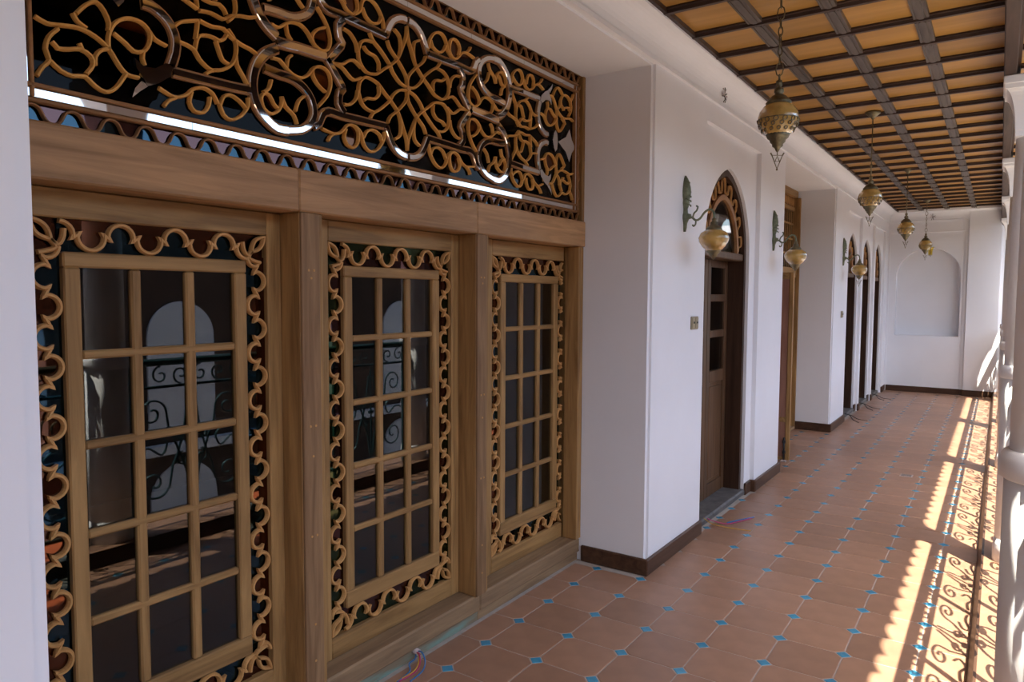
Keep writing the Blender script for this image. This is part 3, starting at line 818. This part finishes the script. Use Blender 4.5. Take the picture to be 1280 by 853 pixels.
for i, p in enumerate(MIRROR):
    sm_ = cr_path(p, .02); wd = .030 if i in (3, 4) else .024
    for k, q in enumerate(quads(sm_)):
        if i == 3 and k in (1, 3): continue
        b = MB(); b.strip(q, wd, XT-.012, XT+.002, mprof); o = b.build('mirror_ribbon', 'mirror', tw)
        b = MB(); b.strip(q, wd+.012, XT-.016, XT-.004, edgeprof); b.build('ribbon_edge', 'lattice2', o)
TERM = [[(1.114,-.19),(1.14,-.192),(1.175,-.217),(1.213,-.22),(1.239,-.202),(1.235,-.231),(1.219,-.252),(1.201,-.278),(1.166,-.262),(1.126,-.231)],
        [(1.219,-.265),(1.241,-.294),(1.251,-.325),(1.227,-.301),(1.2,-.279)]]
AX = [[(1.255,0),(1.27,.045),(1.286,.064),(1.306,.045),(1.312,0),(1.306,-.045),(1.286,-.064),(1.27,-.045)],
      [(1.32,0),(1.36,.022),(1.41,.045),(1.452,.10),(1.482,.04),(1.512,.012),(1.512,-.012),(1.482,-.04),(1.452,-.10),(1.41,-.045),(1.36,-.022)]]
for p in TERM:
    for q in quads(p):
        b = MB(); b.prism(q, XT-.012, XT+.002); b.build('mirror_leaf', 'mirror', tw)
for p in AX:
    for su in (1, -1):
        b = MB(); b.prism([(UC+su*u, VC+v) for u, v in p], XT-.012, XT+.003); b.build('mirror_leaf', 'mirror', tw)
b = MB(); b.tube([(XT-.01, UC, VC), (XT+.006, UC, VC)], .012, 10); b.build('boss', 'lattice', tw)

# ================================================================== ARCHED DOORS
def arched_door(name, a, c, label, za=2.75, detail=True, xf=.235):
    yc, hw = (a+c)/2, (c-a)/2
    d = empty(name, (.1, yc, 0)); tag(d, label, 'door', kind='structure')
    def ring(h1, z1, h2, z2, x0, x1, nm, mat):
        o_ = [(yc-h1, 0)]+arch_pts(yc, h1, 2.10, z1)+[(yc+h1, 0)]
        i_ = [(yc-h2, 0)]+arch_pts(yc, h2, 2.10, z2)+[(yc+h2, 0)]
        b = MB(); n = len(o_)
        for k in range(n-1):
            b.prism([o_[k], o_[k+1], i_[k+1], i_[k]], x0, x1)
        return b.build(nm, mat, d)
    b = MB()
    for y0, y1 in ((yc-hw, yc-hw+.05), (yc+hw-.05, yc+hw)): b.box(-.10, xf, y0, y1, 0, 2.10)
    b.build('jamb', 'darkz', d)
    o_ = arch_pts(yc, hw, 2.10, za); i_ = arch_pts(yc, hw-.05, 2.10, za-.055); b = MB()
    for k in range(len(o_)-1): b.prism([o_[k], o_[k+1], i_[k+1], i_[k]], .12, xf)
    b.build('arch_frame', 'darkz', d)
    th = MB(); th.bbox(-.30, .275, a+.001, c-.001, 0, .055, .012); th.build('threshold', 'stone', d)
    b = MB(); b.bbox(.03, .225, yc-hw+.05, yc+hw-.05, 2.045, 2.105, .008); b.build('impost', 'panelz', d)
    # arched light: inner wooden ring, mirror-like pane, stained ring with a looping strip
    xs = .215; R1, Z1 = hw-.05, za-.055; R2, Z2 = hw*.70, 2.10+(za-2.10)*.70
    def arch_ring(r1, z1, r2, z2, x0, x1, nm, mat):
        o_ = arch_pts(yc, r1, 2.105, z1); i_ = arch_pts(yc, r2, 2.105, z2)
        b = MB()
        for k in range(len(o_)-1): b.prism([o_[k], o_[k+1], i_[k+1], i_[k]], x0, x1)
        return b.build(nm, mat, d)
    arch_ring(R1+.002, Z1, R2, Z2, xs-.02, xs-.015, 'stained_ring', 'maroong')
    arch_ring(R2, Z2, R2-.038, Z2-.042, xs-.022, xs+.006, 'arch_bead', 'lattice2')
    b = MB(); b.prism(arch_pts(yc, R2-.03, 2.105, Z2-.035), xs-.02, xs-.016); b.build('arch_pane', 'clear', d)
    o_ = cr_path(arch_pts(yc, R1-.012, 2.12, Z1-.012), .01); i_ = cr_path(arch_pts(yc, R2+.012, 2.12, Z2+.012), .01)
    nw = 9; N = nw*16; pth = []
    for k in range(N+1):
        t = k/N; ph = 2*PI*nw*t
        tt = min(1, max(0, t+.30/nw/2*math.sin(2*ph)/PI*1.6))
        A = o_[min(len(o_)-1, int(tt*(len(o_)-1)))]; B = i_[min(len(i_)-1, int(tt*(len(i_)-1)))]
        w_ = .5-.5*math.cos(ph); pth.append((B[0]+(A[0]-B[0])*w_, B[1]+(A[1]-B[1])*w_))
    b = MB(); b.strip(pth, .010, xs-.012, xs+.004); b.build('loop_strip', 'lattice', d)
    # two leaves
    for s in (-1, 1):
        y0, y1 = (yc+.003, yc+hw-.052) if s > 0 else (yc-hw+.052, yc-.003)
        xl = .10
        st = .075
        for p0, p1 in ((y0, y0+st), (y1-st, y1)):
            b = MB(); b.bbox(xl-.04, xl, p0, p1, .057, 2.044, .004); b.build('stile', 'panelz', d)
        zz = [.057, .17, 1.02, 1.12, 1.40, 1.46, 1.70, 1.76, 1.985, 2.044] if detail else [.057, .17, 1.0, 1.1, 1.95, 2.044]
        for k in range(0, len(zz), 2):
            b = MB(); b.bbox(xl-.04, xl-.0005, y0+st, y1-st, zz[k], zz[k+1], .004); b.build('rail', 'panelz', d)
        b = MB(); b.bbox(xl-.03, xl-.012, y0+st, y1-st, zz[1], zz[2], .003); b.bbox(xl-.02, xl-.003, y0+st+.025, y1-st-.025, zz[1]+.03, zz[2]-.03, .012); b.build('wood_panel', 'panelz', d)
        for k in range(3, len(zz)-1, 2):
            b = MB(); b.box(xl-.022, xl-.018, y0+st, y1-st, zz[k], zz[k+1]); b.build('glass_pane', 'clear', d)
    return d
arched_door('door_4', *ARCH1, 'dark walnut arched double door with glass panes beside the first sconce')
fl_ = ['nearest', 'middle', 'farthest']
for i, (a, c) in enumerate(FAR):
    arched_door('door_%d' % (5+i), a, c, ['dark arched door beside the far wall sconce, nearest of the far three', 'dark arched door between two others at the far end', 'dark arched door next to the niche wall'][i], 2.68, False)

# ================================================================== SECOND OPENING
w2 = empty('window_2', (XT, 6.2, 2.2)); tag(w2, 'tall tan lattice window with wavy top border above the open door leaf', 'window', kind='structure')
ya, yb = O2[0]+.01, O2[1]-.005
b = MB(); b.bbox(-.30, -.16, ya, yb, 3.03, 3.118, .006); b.build('frame', 'woody', w2)
b = MB(); b.bbox(-.30, -.12, yb-.035, yb, 0.0, 3.03, .006); b.build('frame', 'woodz', w2)
b = MB(); b.bbox(-.30, -.12, ya, ya+.07, 0.0, 3.03, .006); b.build('frame', 'woodz', w2)
b = MB(); b.bbox(-.28, -.195, ya+.07, yb-.035, 2.86, 2.915, .005); b.build('rail', 'woody', w2)
b = MB(); b.bbox(-.28, -.15, ya+.07, yb-.035, 2.00, 2.12, .005); b.build('rail', 'woody', w2)
path = sine(ya+.07, yb-.035, 32, 2.918, 3.027, .012)
b = MB(); b.strip(path, .012, -.207, -.200); b.build('wave_strip', 'lattice', w2)
b = MB(); b.box(-.212, -.208, ya+.07, yb-.035, 2.915, 3.03); b.build('stained_pane', 'maroong', w2)
b = MB(); b.box(-.222, -.218, ya+.07, yb-.035, 2.12, 2.86); b.build('glass_pane', 'clear', w2)
nb = 25
for k in range(1, nb):
    y = ya+.07+(yb-ya-.105)*k/nb
    b = MB(); b.bbox(-.217, -.207, y-.011, y+.011, 2.12, 2.86, .004); b.build('muntin', 'woodz', w2)
for z in (2.31, 2.50, 2.69):
    b = MB(); b.bbox(-.217, -.204, ya+.07, yb-.035, z-.012, z+.012, .004); b.build('muntin', 'woody', w2)
# closed leaf on the far side of that opening
d8 = empty('door_8', (-.2, 7.0, 0)); tag(d8, 'pale oak panelled door leaf in the second opening beside the pier', 'door', kind='structure')
for y0, y1 in ((5.73, 5.84), (7.24, 7.338)):
    b = MB(); b.bbox(-.27, -.19, y0, y1, .04, 1.998, .005); b.build('stile', 'woodz', d8)
for z0, z1 in ((.04, .16), (1.02, 1.10), (1.90, 1.998)):
    b = MB(); b.bbox(-.27, -.1905, 5.84, 7.24, z0, z1, .005); b.build('rail', 'woody', d8)
for z0, z1 in ((.16, 1.02), (1.10, 1.90)):
    for k in range(3):
        y0 = 5.84+k*.4666
        b = MB(); b.bbox(-.25, -.21, y0+.002, y0+.4646, z0, z1, .015); b.build('wood_panel', 'woodz', d8)
b = MB(); b.bbox(-.34, -.12, ya+.07, yb-.035, 0, .039, .006); b.build('threshold', 'sillw', d8)
# leaf swung open across the gallery
d9 = empty('door_9', (.05, 5.3, 0)); tag(d9, 'reddish brown door leaf standing open with a floor bolt', 'door', kind='structure')
yo = 5.30; xa, xb = -.175, .285
for x0, x1 in ((xa, xa+.055), (xb-.045, xb)):
    b = MB(); b.bbox(x0, x1, yo, yo+.035, .02, 2.0, .004); b.build('stile', 'woodz', d9)
for z0, z1 in ((.02, .05), (.42, .475), (1.93, 2.0)):
    b = MB(); b.bbox(xa+.055, xb-.045, yo+.0005, yo+.0345, z0, z1, .004); b.build('rail', 'woody', d9)
for z0, z1 in ((.05, .42), (.475, 1.93)):
    b = MB(); b.bbox(xa+.055, xb-.045, yo+.006, yo+.028, z0, z1, .003); b.build('wood_panel', 'redz', d9)
b = MB(); b.tube([(xb-.05, yo-.012, .0), (xb-.05, yo-.012, .26)], .009, 8); b.bbox(xb-.066, xb-.034, yo-.020, yo, .09, .12, .003); b.bbox(xb-.066, xb-.034, yo-.020, yo, .2, .23, .003)
b.build('bolt', 'dark', d9)
b = MB(); b.bbox(xb-.08, xb-.02, yo-.035, yo-.001, .001, .022, .004); b.build('bolt_foot', 'greyw', d9)

# ================================================================== COLUMNS
CY = [-3.13, -.13, 2.87, 5.87, 8.87, 11.87]
def column(loc, label):
    c = empty('column', loc); tag(c, label, 'column', 'white columns along the open side')
    x, y, z = loc
    p = MB(); p.lathe([(.134, .095), (.134, .19), (.130, .20), (.128, .24)], 32, (x, y, 0)); p.build('plinth', 'plaster2', c)
    p = MB(); p.lathe([(.126, .24), (.126, 1.245)], 32, (x, y, 0)); p.build('pedestal', 'plaster2', c)
    p = MB(); p.lathe([(.128, 1.245), (.138, 1.252), (.140, 1.30), (.130, 1.318), (.120, 1.325)], 32, (x, y, 0)); p.build('collar', 'plaster2', c)
    p = MB(); p.lathe([(.116, 1.325), (.116, 2.0), (.110, 2.70)], 32, (x, y, 0)); p.build('shaft', 'plaster2', c)
    p = MB()
    pr_ = [(.116, 2.70), (.116, 2.735)]
    for i in range(9):
        a = PI/2*i/8; pr_.append((.118+.058*(1-math.cos(a)), 2.74+.235*math.sin(a)))
    pr_ += [(.178, 3.0)]
    v = []
    for r, zz in pr_: v += [(x-r, y-r, zz), (x+r, y-r, zz), (x+r, y+r, zz), (x-r, y+r, zz)]
    f = [(3, 2, 1, 0), tuple(len(v)-4+k for k in range(4))]
    for i in range(len(pr_)-1):
        for k in range(4): f.append((i*4+k, i*4+(k+1) % 4, (i+1)*4+(k+1) % 4, (i+1)*4+k))
    p.add(v, f); p.build('capital', 'plaster2', c)
    p = MB(); p.bbox(x-.185, x+.185, y-.185, y+.185, 3.0, 3.05, .005); p.build('abacus', 'plaster2', c)
    p = MB(); p.box(x-.07, x+.17, y-.17, y+.17, 3.05, ZC+.01); p.build('neck_block', 'plaster2', c)
    return c
cl = ['behind the viewer, last of the row', 'white round column at the right edge, nearest the viewer', 'white round column second from the viewer', 'white round column third from the viewer', 'white round column fourth from the viewer', 'white round column closest to the niche wall']
cl[0] = 'white round column behind the viewer'
for y, lb in zip(CY, cl): column((XR, y, .095), lb)

# ================================================================== RAILINGS
def spiral(c, r0_, r1_, a0, a1, n=40):
    return [(c[0]+(r0_+(r1_-r0_)*i/n)*math.cos(a0+(a1-a0)*i/n), c[1]+(r0_+(r1_-r0_)*i/n)*math.sin(a0+(a1-a0)*i/n)) for i in range(n+1)]
def half_panel():
    """scrolls for one half panel, 0<=t<=.44 from the middle bar outward, z from .2 to 1.06"""
    out_ = []
    # tall S scroll springing from the foot
    top = spiral((.305, .90), .105, .02, PI*.95, PI*.95-2.6*PI)
    out_.append(cr_path([(.02, .24), (.05, .45), (.12, .64), (.185, .80)]+[], .03)+top)
    low = spiral((.30, .40), .12, .02, PI*1.05, PI*1.05+2.6*PI)
    out_.append(cr_path([(.03, .98), (.06, .80), (.10, .64), (.16, .50)], .03)+low)
    out_.append(spiral((.075, .735), .055, .012, -PI*.5, -PI*.5+2.4*PI, 28))
    out_.append(spiral((.075, .545), .055, .012, PI*.5, PI*.5-2.4*PI, 28))
    out_.append(cr_path([(.43, .64), (.34, .66), (.24, .60), (.20, .68), (.26, .74)], .02))
    return out_
HP = half_panel()
def railing(y0, y1, label):
    r = empty('railing', (XR, (y0+y1)/2, .095)); tag(r, label, 'railing', 'iron railings between the columns')
    b = MB(); b.bbox(XR-.024, XR+.024, y0, y1, 1.235, 1.285, .012); b.build('top_rail', 'iron', r)
    b = MB(); b.bbox(XR-.012, XR+.012, y0, y1, 1.075, 1.095, .003); b.build('middle_rail', 'iron', r)
    b = MB(); b.bbox(XR-.012, XR+.012, y0, y1, .165, .190, .003); b.build('bottom_rail', 'iron', r)
    n = 3; pw = (y1-y0)/n
    for i in range(n+1):
        y = y0+pw*i
        if i in (0, n): y += .015 if i == 0 else -.015
        b = MB(); b.bbox(XR-.013, XR+.013, y-.014, y+.014, .095, 1.235, .003); b.build('post', 'iron', r)
    for i in range(n):
        yc = y0+pw*(i+.5)
        b = MB(); b.bbox(XR-.006, XR+.006, yc-.006, yc+.006, .19, 1.075, .002); b.build('bar', 'iron', r)
        for s in (-1, 1):
            for p in HP:
                b = MB(); b.tube([(XR, yc+s*(t*pw/.94), z) for t, z in p], .0082, 6); b.build('scroll', 'iron', r)
        b = MB(); b.bbox(XR-.010, XR+.010, yc-.03, yc+.03, .625, .655, .004); b.build('collar', 'iron', r)
        # small running curls between the two upper rails
        m = 6
        for k in range(m):
            yy = yc-pw/2+pw*(k+.5)/m
            s = 1 if k % 2 else -1
            b = MB(); b.tube([(XR, yy+t, 1.165+z*s) for t, z in spiral((0, 0), .066, .012, PI*.5, PI*.5+2.2*PI, 22)], .0075, 6); b.build('curl', 'iron', r)
rl = ['teal iron scroll railing behind the viewer', 'teal iron scroll railing between the first and second columns', 'teal iron scroll railing between the second and third columns', 'teal iron scroll railing between the third and fourth columns', 'teal iron scroll railing between the fourth column and the last']
for i in range(5): railing(CY[i]+.142, CY[i+1]-.142, rl[i])
railing(CY[5]+.142, YE-.06, 'short teal iron railing between the last column and the end wall')

# ================================================================== LANTERNS
def body_profile(z, R):
    """onion-shaped glass around height z"""
    return [(.018, z+.085), (.045, z+.080), (.072, z+.062), (.090, z+.036), (R, z+.006), (.094, z-.018), (.082, z-.042), (.066, z-.064), (.048, z-.084), (.032, z-.098)]
def pierced(b, c, z):
    """openwork metal on the lower half of the glass"""
    n = 14
    for i in range(n):
        a = 2*PI*i/n
        for rr, dz, sz in ((.0955, -.012, .011), (.090, -.033, .009), (.077, -.055, .008)):
            ctr = Vector((c[0]+rr*math.cos(a+dz*7), c[1]+rr*math.sin(a+dz*7), z+dz))
            t = Vector((-math.sin(a+dz*7), math.cos(a+dz*7), 0)); u = Vector((math.cos(a)*.35, math.sin(a)*.35, .94))
            b.tube([ctr+t*sz*math.cos(q*PI/4)+u*sz*math.sin(q*PI/4) for q in range(8)], .0026, 5, closed=True)
    b.lathe([(.0945, -.002), (.0985, -.001), (.0985, .002), (.0945, .003)], 28, (c[0], c[1], z-.002))
def tri_pendant(b, c, z):
    """flat openwork triangle hanging from the tip"""
    x, y = c
    P = lambda t, h: (x+t*.83, y+t*.56, z+h)
    b.tube([P(-.026, -.022), P(.026, -.022), P(0, -.088)], .0035, 6, closed=True)
    b.tube([P(-.010, -.052), P(.012, -.052), P(0, -.026)], .0030, 6, closed=True)
    b.tube([P(-.026, -.022), P(-.033, -.010)], .0035, 6); b.tube([P(.026, -.022), P(.033, -.010)], .0035, 6)
    b.tube([P(0, 0), P(0, -.022)], .0025, 6)
    b.tube([P(0, -.088), P(0, -.096)], .0045, 6)
def lantern(loc, label, chain=True):
    x, y, zt = loc; z = 2.61
    L = empty('hanging_lantern', loc); tag(L, label, 'lantern', 'hanging lanterns under the wooden ceiling')
    b = MB(); b.lathe([(.062, 3.348), (.062, 3.335), (.045, 3.322), (.018, 3.300), (.010, 3.285)], 20, (x, y, 0)); b.build('ceiling_rose', 'bronze', L)
    b = MB()
    if chain:
        zz = 3.285; k = 0
        while zz > 2.80:
            h = .042 if k % 3 else .062
            ax = Vector((1, 0, 0)) if k % 2 else Vector((0, 1, 0)); wdt = .010 if k % 3 else .018
            c = Vector((x, y, zz-h/2))
            b.tube([c+ax*wdt*math.cos(q*PI/4)+Vector((0, 0, h/2+.003))*math.sin(q*PI/4) for q in range(8)], .0032, 5, closed=True)
            zz -= h-.004; k += 1
    else:
        b.tube([(x, y, 3.29), (x, y, 2.785)], .0045, 8)
        b.tube([(x, y, 2.90), (x, y, 2.88)], .009, 8)
    b.build('chain' if chain else 'rod', 'bronze', L)
    b = MB(); b.lathe([(.006, 2.80), (.014, 2.797), (.015, 2.775), (.009, 2.768), (.022, 2.758), (.024, 2.742), (.016, 2.733), (.034, 2.722), (.052, 2.702), (.062, 2.690), (.058, 2.682)], 24, (x, y, 0)); b.build('cap', 'bronze', L)
    b = MB(); b.lathe(body_profile(z, .097), 32, (x, y, 0)); b.build('glass_body', 'amber', L)
    b = MB(); pierced(b, (x, y), z); b.build('filigree', 'bronze', L)
    b = MB(); b.lathe([(.060, z-.070), (.052, z-.084), (.050, z-.090), (.038, z-.100), (.036, z-.110), (.026, z-.120), (.025, z-.130), (.013, z-.140), (.009, z-.150), (.004, z-.158)], 20, (x, y, 0)); b.build('bottom_cup', 'bronze', L)
    b = MB(); tri_pendant(b, (x, y), z-.152); b.build('pendant', 'bronze', L)
    return L
LY = [1.19, 4.47, 7.71, 11.03]
ll = ['amber glass onion lantern on a chain, largest and nearest', 'amber glass lantern on a thin rod above the second wall opening', 'amber glass lantern third along the gallery ceiling', 'small amber lantern nearest the niche wall']
for i, y in enumerate(LY): lantern((1.125-.035*i, y, ZC-.002), ll[i], i in (0, 3))

# ================================================================== WALL SCONCES
def sconce(y, label, pendant=False):
    s = empty('wall_sconce', (XF, y, 2.2)); tag(s, label, 'wall lamp', 'bronze wall sconces along the long wall')
    # spear-shaped back plate
    zc = 2.345
    out_ = [(0, .195), (.012, .175), (.022, .150), (.030, .115), (.034, .085), (.030, .055), (.022, .035), (.026, .015), (.020, -.005), (.014, -.025), (.016, -.050), (.024, -.065), (.026, -.085), (.020, -.100), (.012, -.120), (.010, -.150), (.005, -.175)]
    pl = [(y+a, zc+h) for a, h in out_]+[(y-a, zc+h) for a, h in out_[::-1]]
    b = MB(); b.prism(pl, XF-.001, XF+.008)
    b.lathe([(max(.001, a*1.05), h) for a, h in out_[::-1]], 16, (XF+.010, y, zc))
    for k in range(6):
        h = .155-.03*k; r_ = .022+.004*min(k, 3)
        for sg in (-1, 1): b.tube([(XF+.012, y+sg*r_*.8, zc+h+.012), (XF+.012+r_*.9, y+sg*.010, zc+h-.006), (XF+.012+r_, y, zc+h-.016)], .0038, 5)
    b.build('back_plate', 'patina', s)
    b = MB(); b.lathe([(.0, -.02), (.022, -.015), (.026, 0), (.022, .015), (.0, .02)], 14, (XF+.026, y, zc-.075)); b.build('boss', 'patina', s)
    xg = XF+.205; zg = 2.115
    za_ = zc-.075
    arm = cr_path([(XF+.02, y, za_), (XF+.055, y, za_-.008), (XF+.082, y, za_-.028), (XF+.110, y, za_-.018), (XF+.140, y, za_+.020), (XF+.172, y, za_+.038), (XF+.197, y, za_+.026), (xg, y, za_-.010), (xg, y, zg+.125)], .012)
    b = MB(); b.tube(arm, .0075, 8)
    b.tube(cr_path([(XF+.060, y, za_-.010), (XF+.070, y, za_+.020), (XF+.086, y, za_+.035), (XF+.094, y, za_+.060), (XF+.082, y, za_+.066)], .008), .0058, 7)
    b.tube(cr_path([(XF+.082, y, za_-.028), (XF+.080, y, za_-.055), (XF+.066, y, za_-.066), (XF+.060, y, za_-.055)], .008), .0055, 7)
    b.build('arm', 'patina', s)
    b = MB(); b.lathe([(.007, zg+.135), (.016, zg+.130), (.014, zg+.115), (.024, zg+.105), (.022, zg+.092), (.042, zg+.076), (.054, zg+.060), (.052, zg+.050)], 20, (xg, y, 0)); b.build('cap', 'bronze', s)
    b = MB(); b.lathe([(.030, zg+.062), (.060, zg+.055), (.086, zg+.036), (.0985, zg+.006), (.093, zg-.020), (.074, zg-.050), (.050, zg-.074), (.034, zg-.086)], 32, (xg, y, 0)); b.build('glass_body', 'amber', s)
    b = MB(); b.lathe([(.052, zg-.070), (.044, zg-.082), (.040, zg-.090), (.028, zg-.100), (.026, zg-.112), (.012, zg-.122), (.006, zg-.134)], 18, (xg, y, 0)); b.build('bottom_cup', 'bronze', s)
    if pendant:
        b = MB(); tri_pendant(b, (xg, y), zg-.130); b.build('pendant', 'bronze', s)
    return s
sconce(2.11, 'bronze wall sconce with amber glass beside the arched door')
sconce(4.37, 'bronze wall sconce with amber glass beside the second opening')
sconce(7.95, 'bronze wall sconce with amber glass and triangular pendant beside the far doors', True)

# ================================================================== SMALL THINGS
def switch(y, z, label):
    s = empty('light_switch', (XF, y, z)); tag(s, label, 'light switch')
    b = MB(); b.bbox(XF-.001, XF+.010, y-.065, y+.065, z-.045, z+.045, .003); b.build('plate', 'brass', s)
    for d in (-.032, .032):
        b = MB(); b.bbox(XF+.009, XF+.014, y+d-.026, y+d+.026, z-.036, z+.036, .002); k = b.build('rocker', 'brass', s)
        b = MB(); b.bbox(XF+.013, XF+.020, y+d-.005, y+d+.005, z-.004, z+.010, .002); b.build('toggle', 'dark', k)
switch(2.335, 1.555, 'brass double light switch beside the arched door')
switch(7.985, 1.515, 'small brass light switch under the far sconce')

def wires(name, runs, label, conduit=None):
    p0 = runs[0][0][0]
    w_ = empty(name, (p0[0], p0[1], 0)); tag(w_, label, 'cable')
    for pts, rad, mat in runs:
        b = MB(); b.tube(cr_path(pts, .01), rad, 6); b.build('wire', mat, w_)
    if conduit:
        c, r_ = conduit
        b = MB(); b.tube([(c[0]-.03, c[1], c[2]), (c[0]+.012, c[1]+.002, c[2]-.004)], r_, 12); b.build('conduit', 'greyw', w_)
cx_, cy_ = -.165, -.03
wires('loose_wires', [
    ([(cx_, cy_, .045), (-.13, cy_-.005, .055), (-.095, cy_-.02, .03), (-.075, cy_-.06, .004), (-.06, cy_-.16, .004)], .0035, 'bluew'),
    ([(cx_, cy_-.006, .043), (-.13, cy_-.02, .05), (-.105, cy_-.045, .02), (-.095, cy_-.09, .004), (-.10, cy_-.19, .004)], .0035, 'redw'),
    ([(cx_, cy_-.004, .040), (-.135, cy_-.018, .045), (-.112, cy_-.05, .018), (-.104, cy_-.10, .004), (-.112, cy_-.2, .004)], .0035, 'yelw'),
    ([(cx_, cy_-.004, .038), (-.14, cy_-.04, .032), (-.135, cy_-.085, .03), (-.118, cy_-.10, .006), (-.105, cy_-.20, .004)], .0035, 'bluew')],
    'blue, pink and yellow wires poking out of a conduit below the door sill', ((cx_, cy_, .045), .016))
wires('loose_wires', [
    ([(.25, 2.78, .055), (.30, 2.80, .03), (.40, 2.86, .004), (.47, 2.98, .006), (.52, 3.12, .005)], .004, 'redw'),
    ([(.40, 2.87, .009), (.47, 3.01, .012), (.53, 3.14, .008)], .0045, 'bluew'),
    ([(.26, 2.74, .055), (.34, 2.74, .02), (.46, 2.78, .004), (.60, 2.80, .004)], .003, 'yelw')],
    'thin coloured wires lying by the arched door threshold')
for i, (a, c) in enumerate(FAR):
    y = a+.25
    wires('loose_wires', [
        ([(.26, y, .056), (.33, y-.03, .05), (.40, y-.15, .006), (.50, y-.35, .004)], .006, 'dark'),
        ([(.26, y+.03, .056), (.34, y+.03, .04), (.45, y-.05, .005), (.58, y-.12, .004)], .005, 'dark')],
        ['dark cable ends on the floor at the nearest far door', 'dark cable ends on the floor at the middle far door', 'dark cable ends on the floor at the last door'][i])
def stub(p, n, label):
    o_ = empty('wire_stub', p); tag(o_, label, 'cable')
    n = Vector(n); t1 = n.cross(Vector((0, 0, 1))).normalized(); t2 = n.cross(t1)
    for k in range(7):
        a = 2*PI*k/7+.3*(k % 2); d = t1*math.cos(a)+t2*math.sin(a); L = .045+.02*((k*3) % 4)/4
        P = Vector(p)
        b = MB(); b.tube([P-n*.002, P+n*.02+d*.008, P+n*.028+d*L*.6, P+n*.018+d*L], .0035, 6); b.build('wire', 'dark' if k % 3 else 'greyw', o_)
stub((.305+.012, 2.78, 3.215), (1, 0, 0), 'frayed wire ends on the cornice above the arched door')
stub((1.0, YE-.02, 3.21), (0, -1, 0), 'frayed wire ends high on the niche wall')
# amber glass cup on the niche wall
cu = empty('glass_cup_lamp', (.985, YE-.06, 2.52)); tag(cu, 'small yellow flared glass lamp shade above the niche', 'wall lamp')
b = MB(); b.lathe([(.030, 2.52), (.034, 2.53), (.036, 2.58), (.040, 2.62), (.056, 2.655), (.062, 2.668), (.056, 2.668), (.036, 2.625), (.030, 2.58), (.026, 2.535)], 20, (.985, YE-.07, 0)); b.build('shade', 'amberglass2', cu)
b = MB(); b.lathe([(.012, 2.515), (.032, 2.518), (.032, 2.526), (.010, 2.530)], 16, (.985, YE-.07, 0)); b.tube([(.985, YE-.07, 2.52), (.985, YE-.03, 2.50), (.985, YP+.01, 2.52)], .006, 8); b.lathe([(.008, 2.53), (.008, 2.60), (.002, 2.61)], 10, (.985, YE-.07, 0)); b.build('holder', 'brass', cu)
# floor drain
dr = empty('floor_drain', (1.372, 5.375, 0)); tag(dr, 'small rectangular metal drain cover in the tiled floor', 'drain')
b = MB(); b.bbox(1.372-.055, 1.372+.055, 5.375-.05, 5.375+.05, .0, .004, .001); b.build('cover', 'greyw', dr)
for k in range(5):
    b = MB(); b.box(1.372-.045, 1.372+.045, 5.335+k*.018, 5.342+k*.018, .0038, .0052); b.build('slot', 'dark', dr)

# ================================================================== ACROSS THE COURTYARD
gd = MB(); gd.box(2.6, 40, -30, 40, -3.9, -3.7)
tag(gd.build('ground', 'court'), 'pale paved courtyard below the gallery', 'ground', kind='structure')
lw = MB(); lw.box(2.45, 2.55, YN, YE+.3, -3.7, -.28)
tag(lw.build('wall_outside', 'brick'), 'brick wall of the storey below the gallery', 'wall', kind='structure')
bd = empty('courtyard_building', (13.5, 4, -3.7)); tag(bd, 'brick building with white arched bays across the courtyard', 'building')
XB = 11.5
q = MB(); q.box(XB+.3, XB+6, -22, 32, -3.7, 4.1); q.build('wall', 'brick', bd)
q = MB(); q.box(XB-.5, XB+6.2, -22.2, 32.2, 4.1, 4.35); q.build('cornice', 'plaster', bd)
for i in range(14):
    y = -17.7+3.4*i
    for z0, zs, za in ((-3.7, -2.6, -1.85), (-1.25, .85, 1.6)):
        q = MB(); q.prism([(y-.75, z0)]+arch_pts(y, .75, zs, za, 10, False)+[(y+.75, z0)], XB+.24, XB+.31); o = q.build('arched_bay', 'plaster', bd)
q = MB(); q.box(2.9, XB+.3, 24, 28, -3.7, 4.1); q.build('end_wing', 'brick', bd)
q = MB(); q.box(2.7, XB+.3, 23.5, 28, 4.1, 4.35); q.build('cornice', 'plaster', bd)
for i in range(3):
    x = 4.2+3.0*i
    for z0, zs, za in ((-3.7, -2.6, -1.85), (-1.25, .85, 1.6)):
        q = MB(); q.prism([(x-.75, z0)]+arch_pts(x, .75, zs, za, 10, False)+[(x+.75, z0)], 23.94, 24.01, 'y'); q.build('arched_bay', 'plaster', bd)
q = MB(); q.box(2.9, XB+.3, -11, -7.4, -3.7, 4.1); q.build('sky_block_wing', 'brick', bd)  # unseen wing, added to cut skylight on the columns' viewer-facing sides
q = MB(); q.box(XB+.05, XB+.3, -22, 32, -1.6, -1.4); q.build('string_course', 'plaster', bd)
print('objects', len(bpy.data.objects))
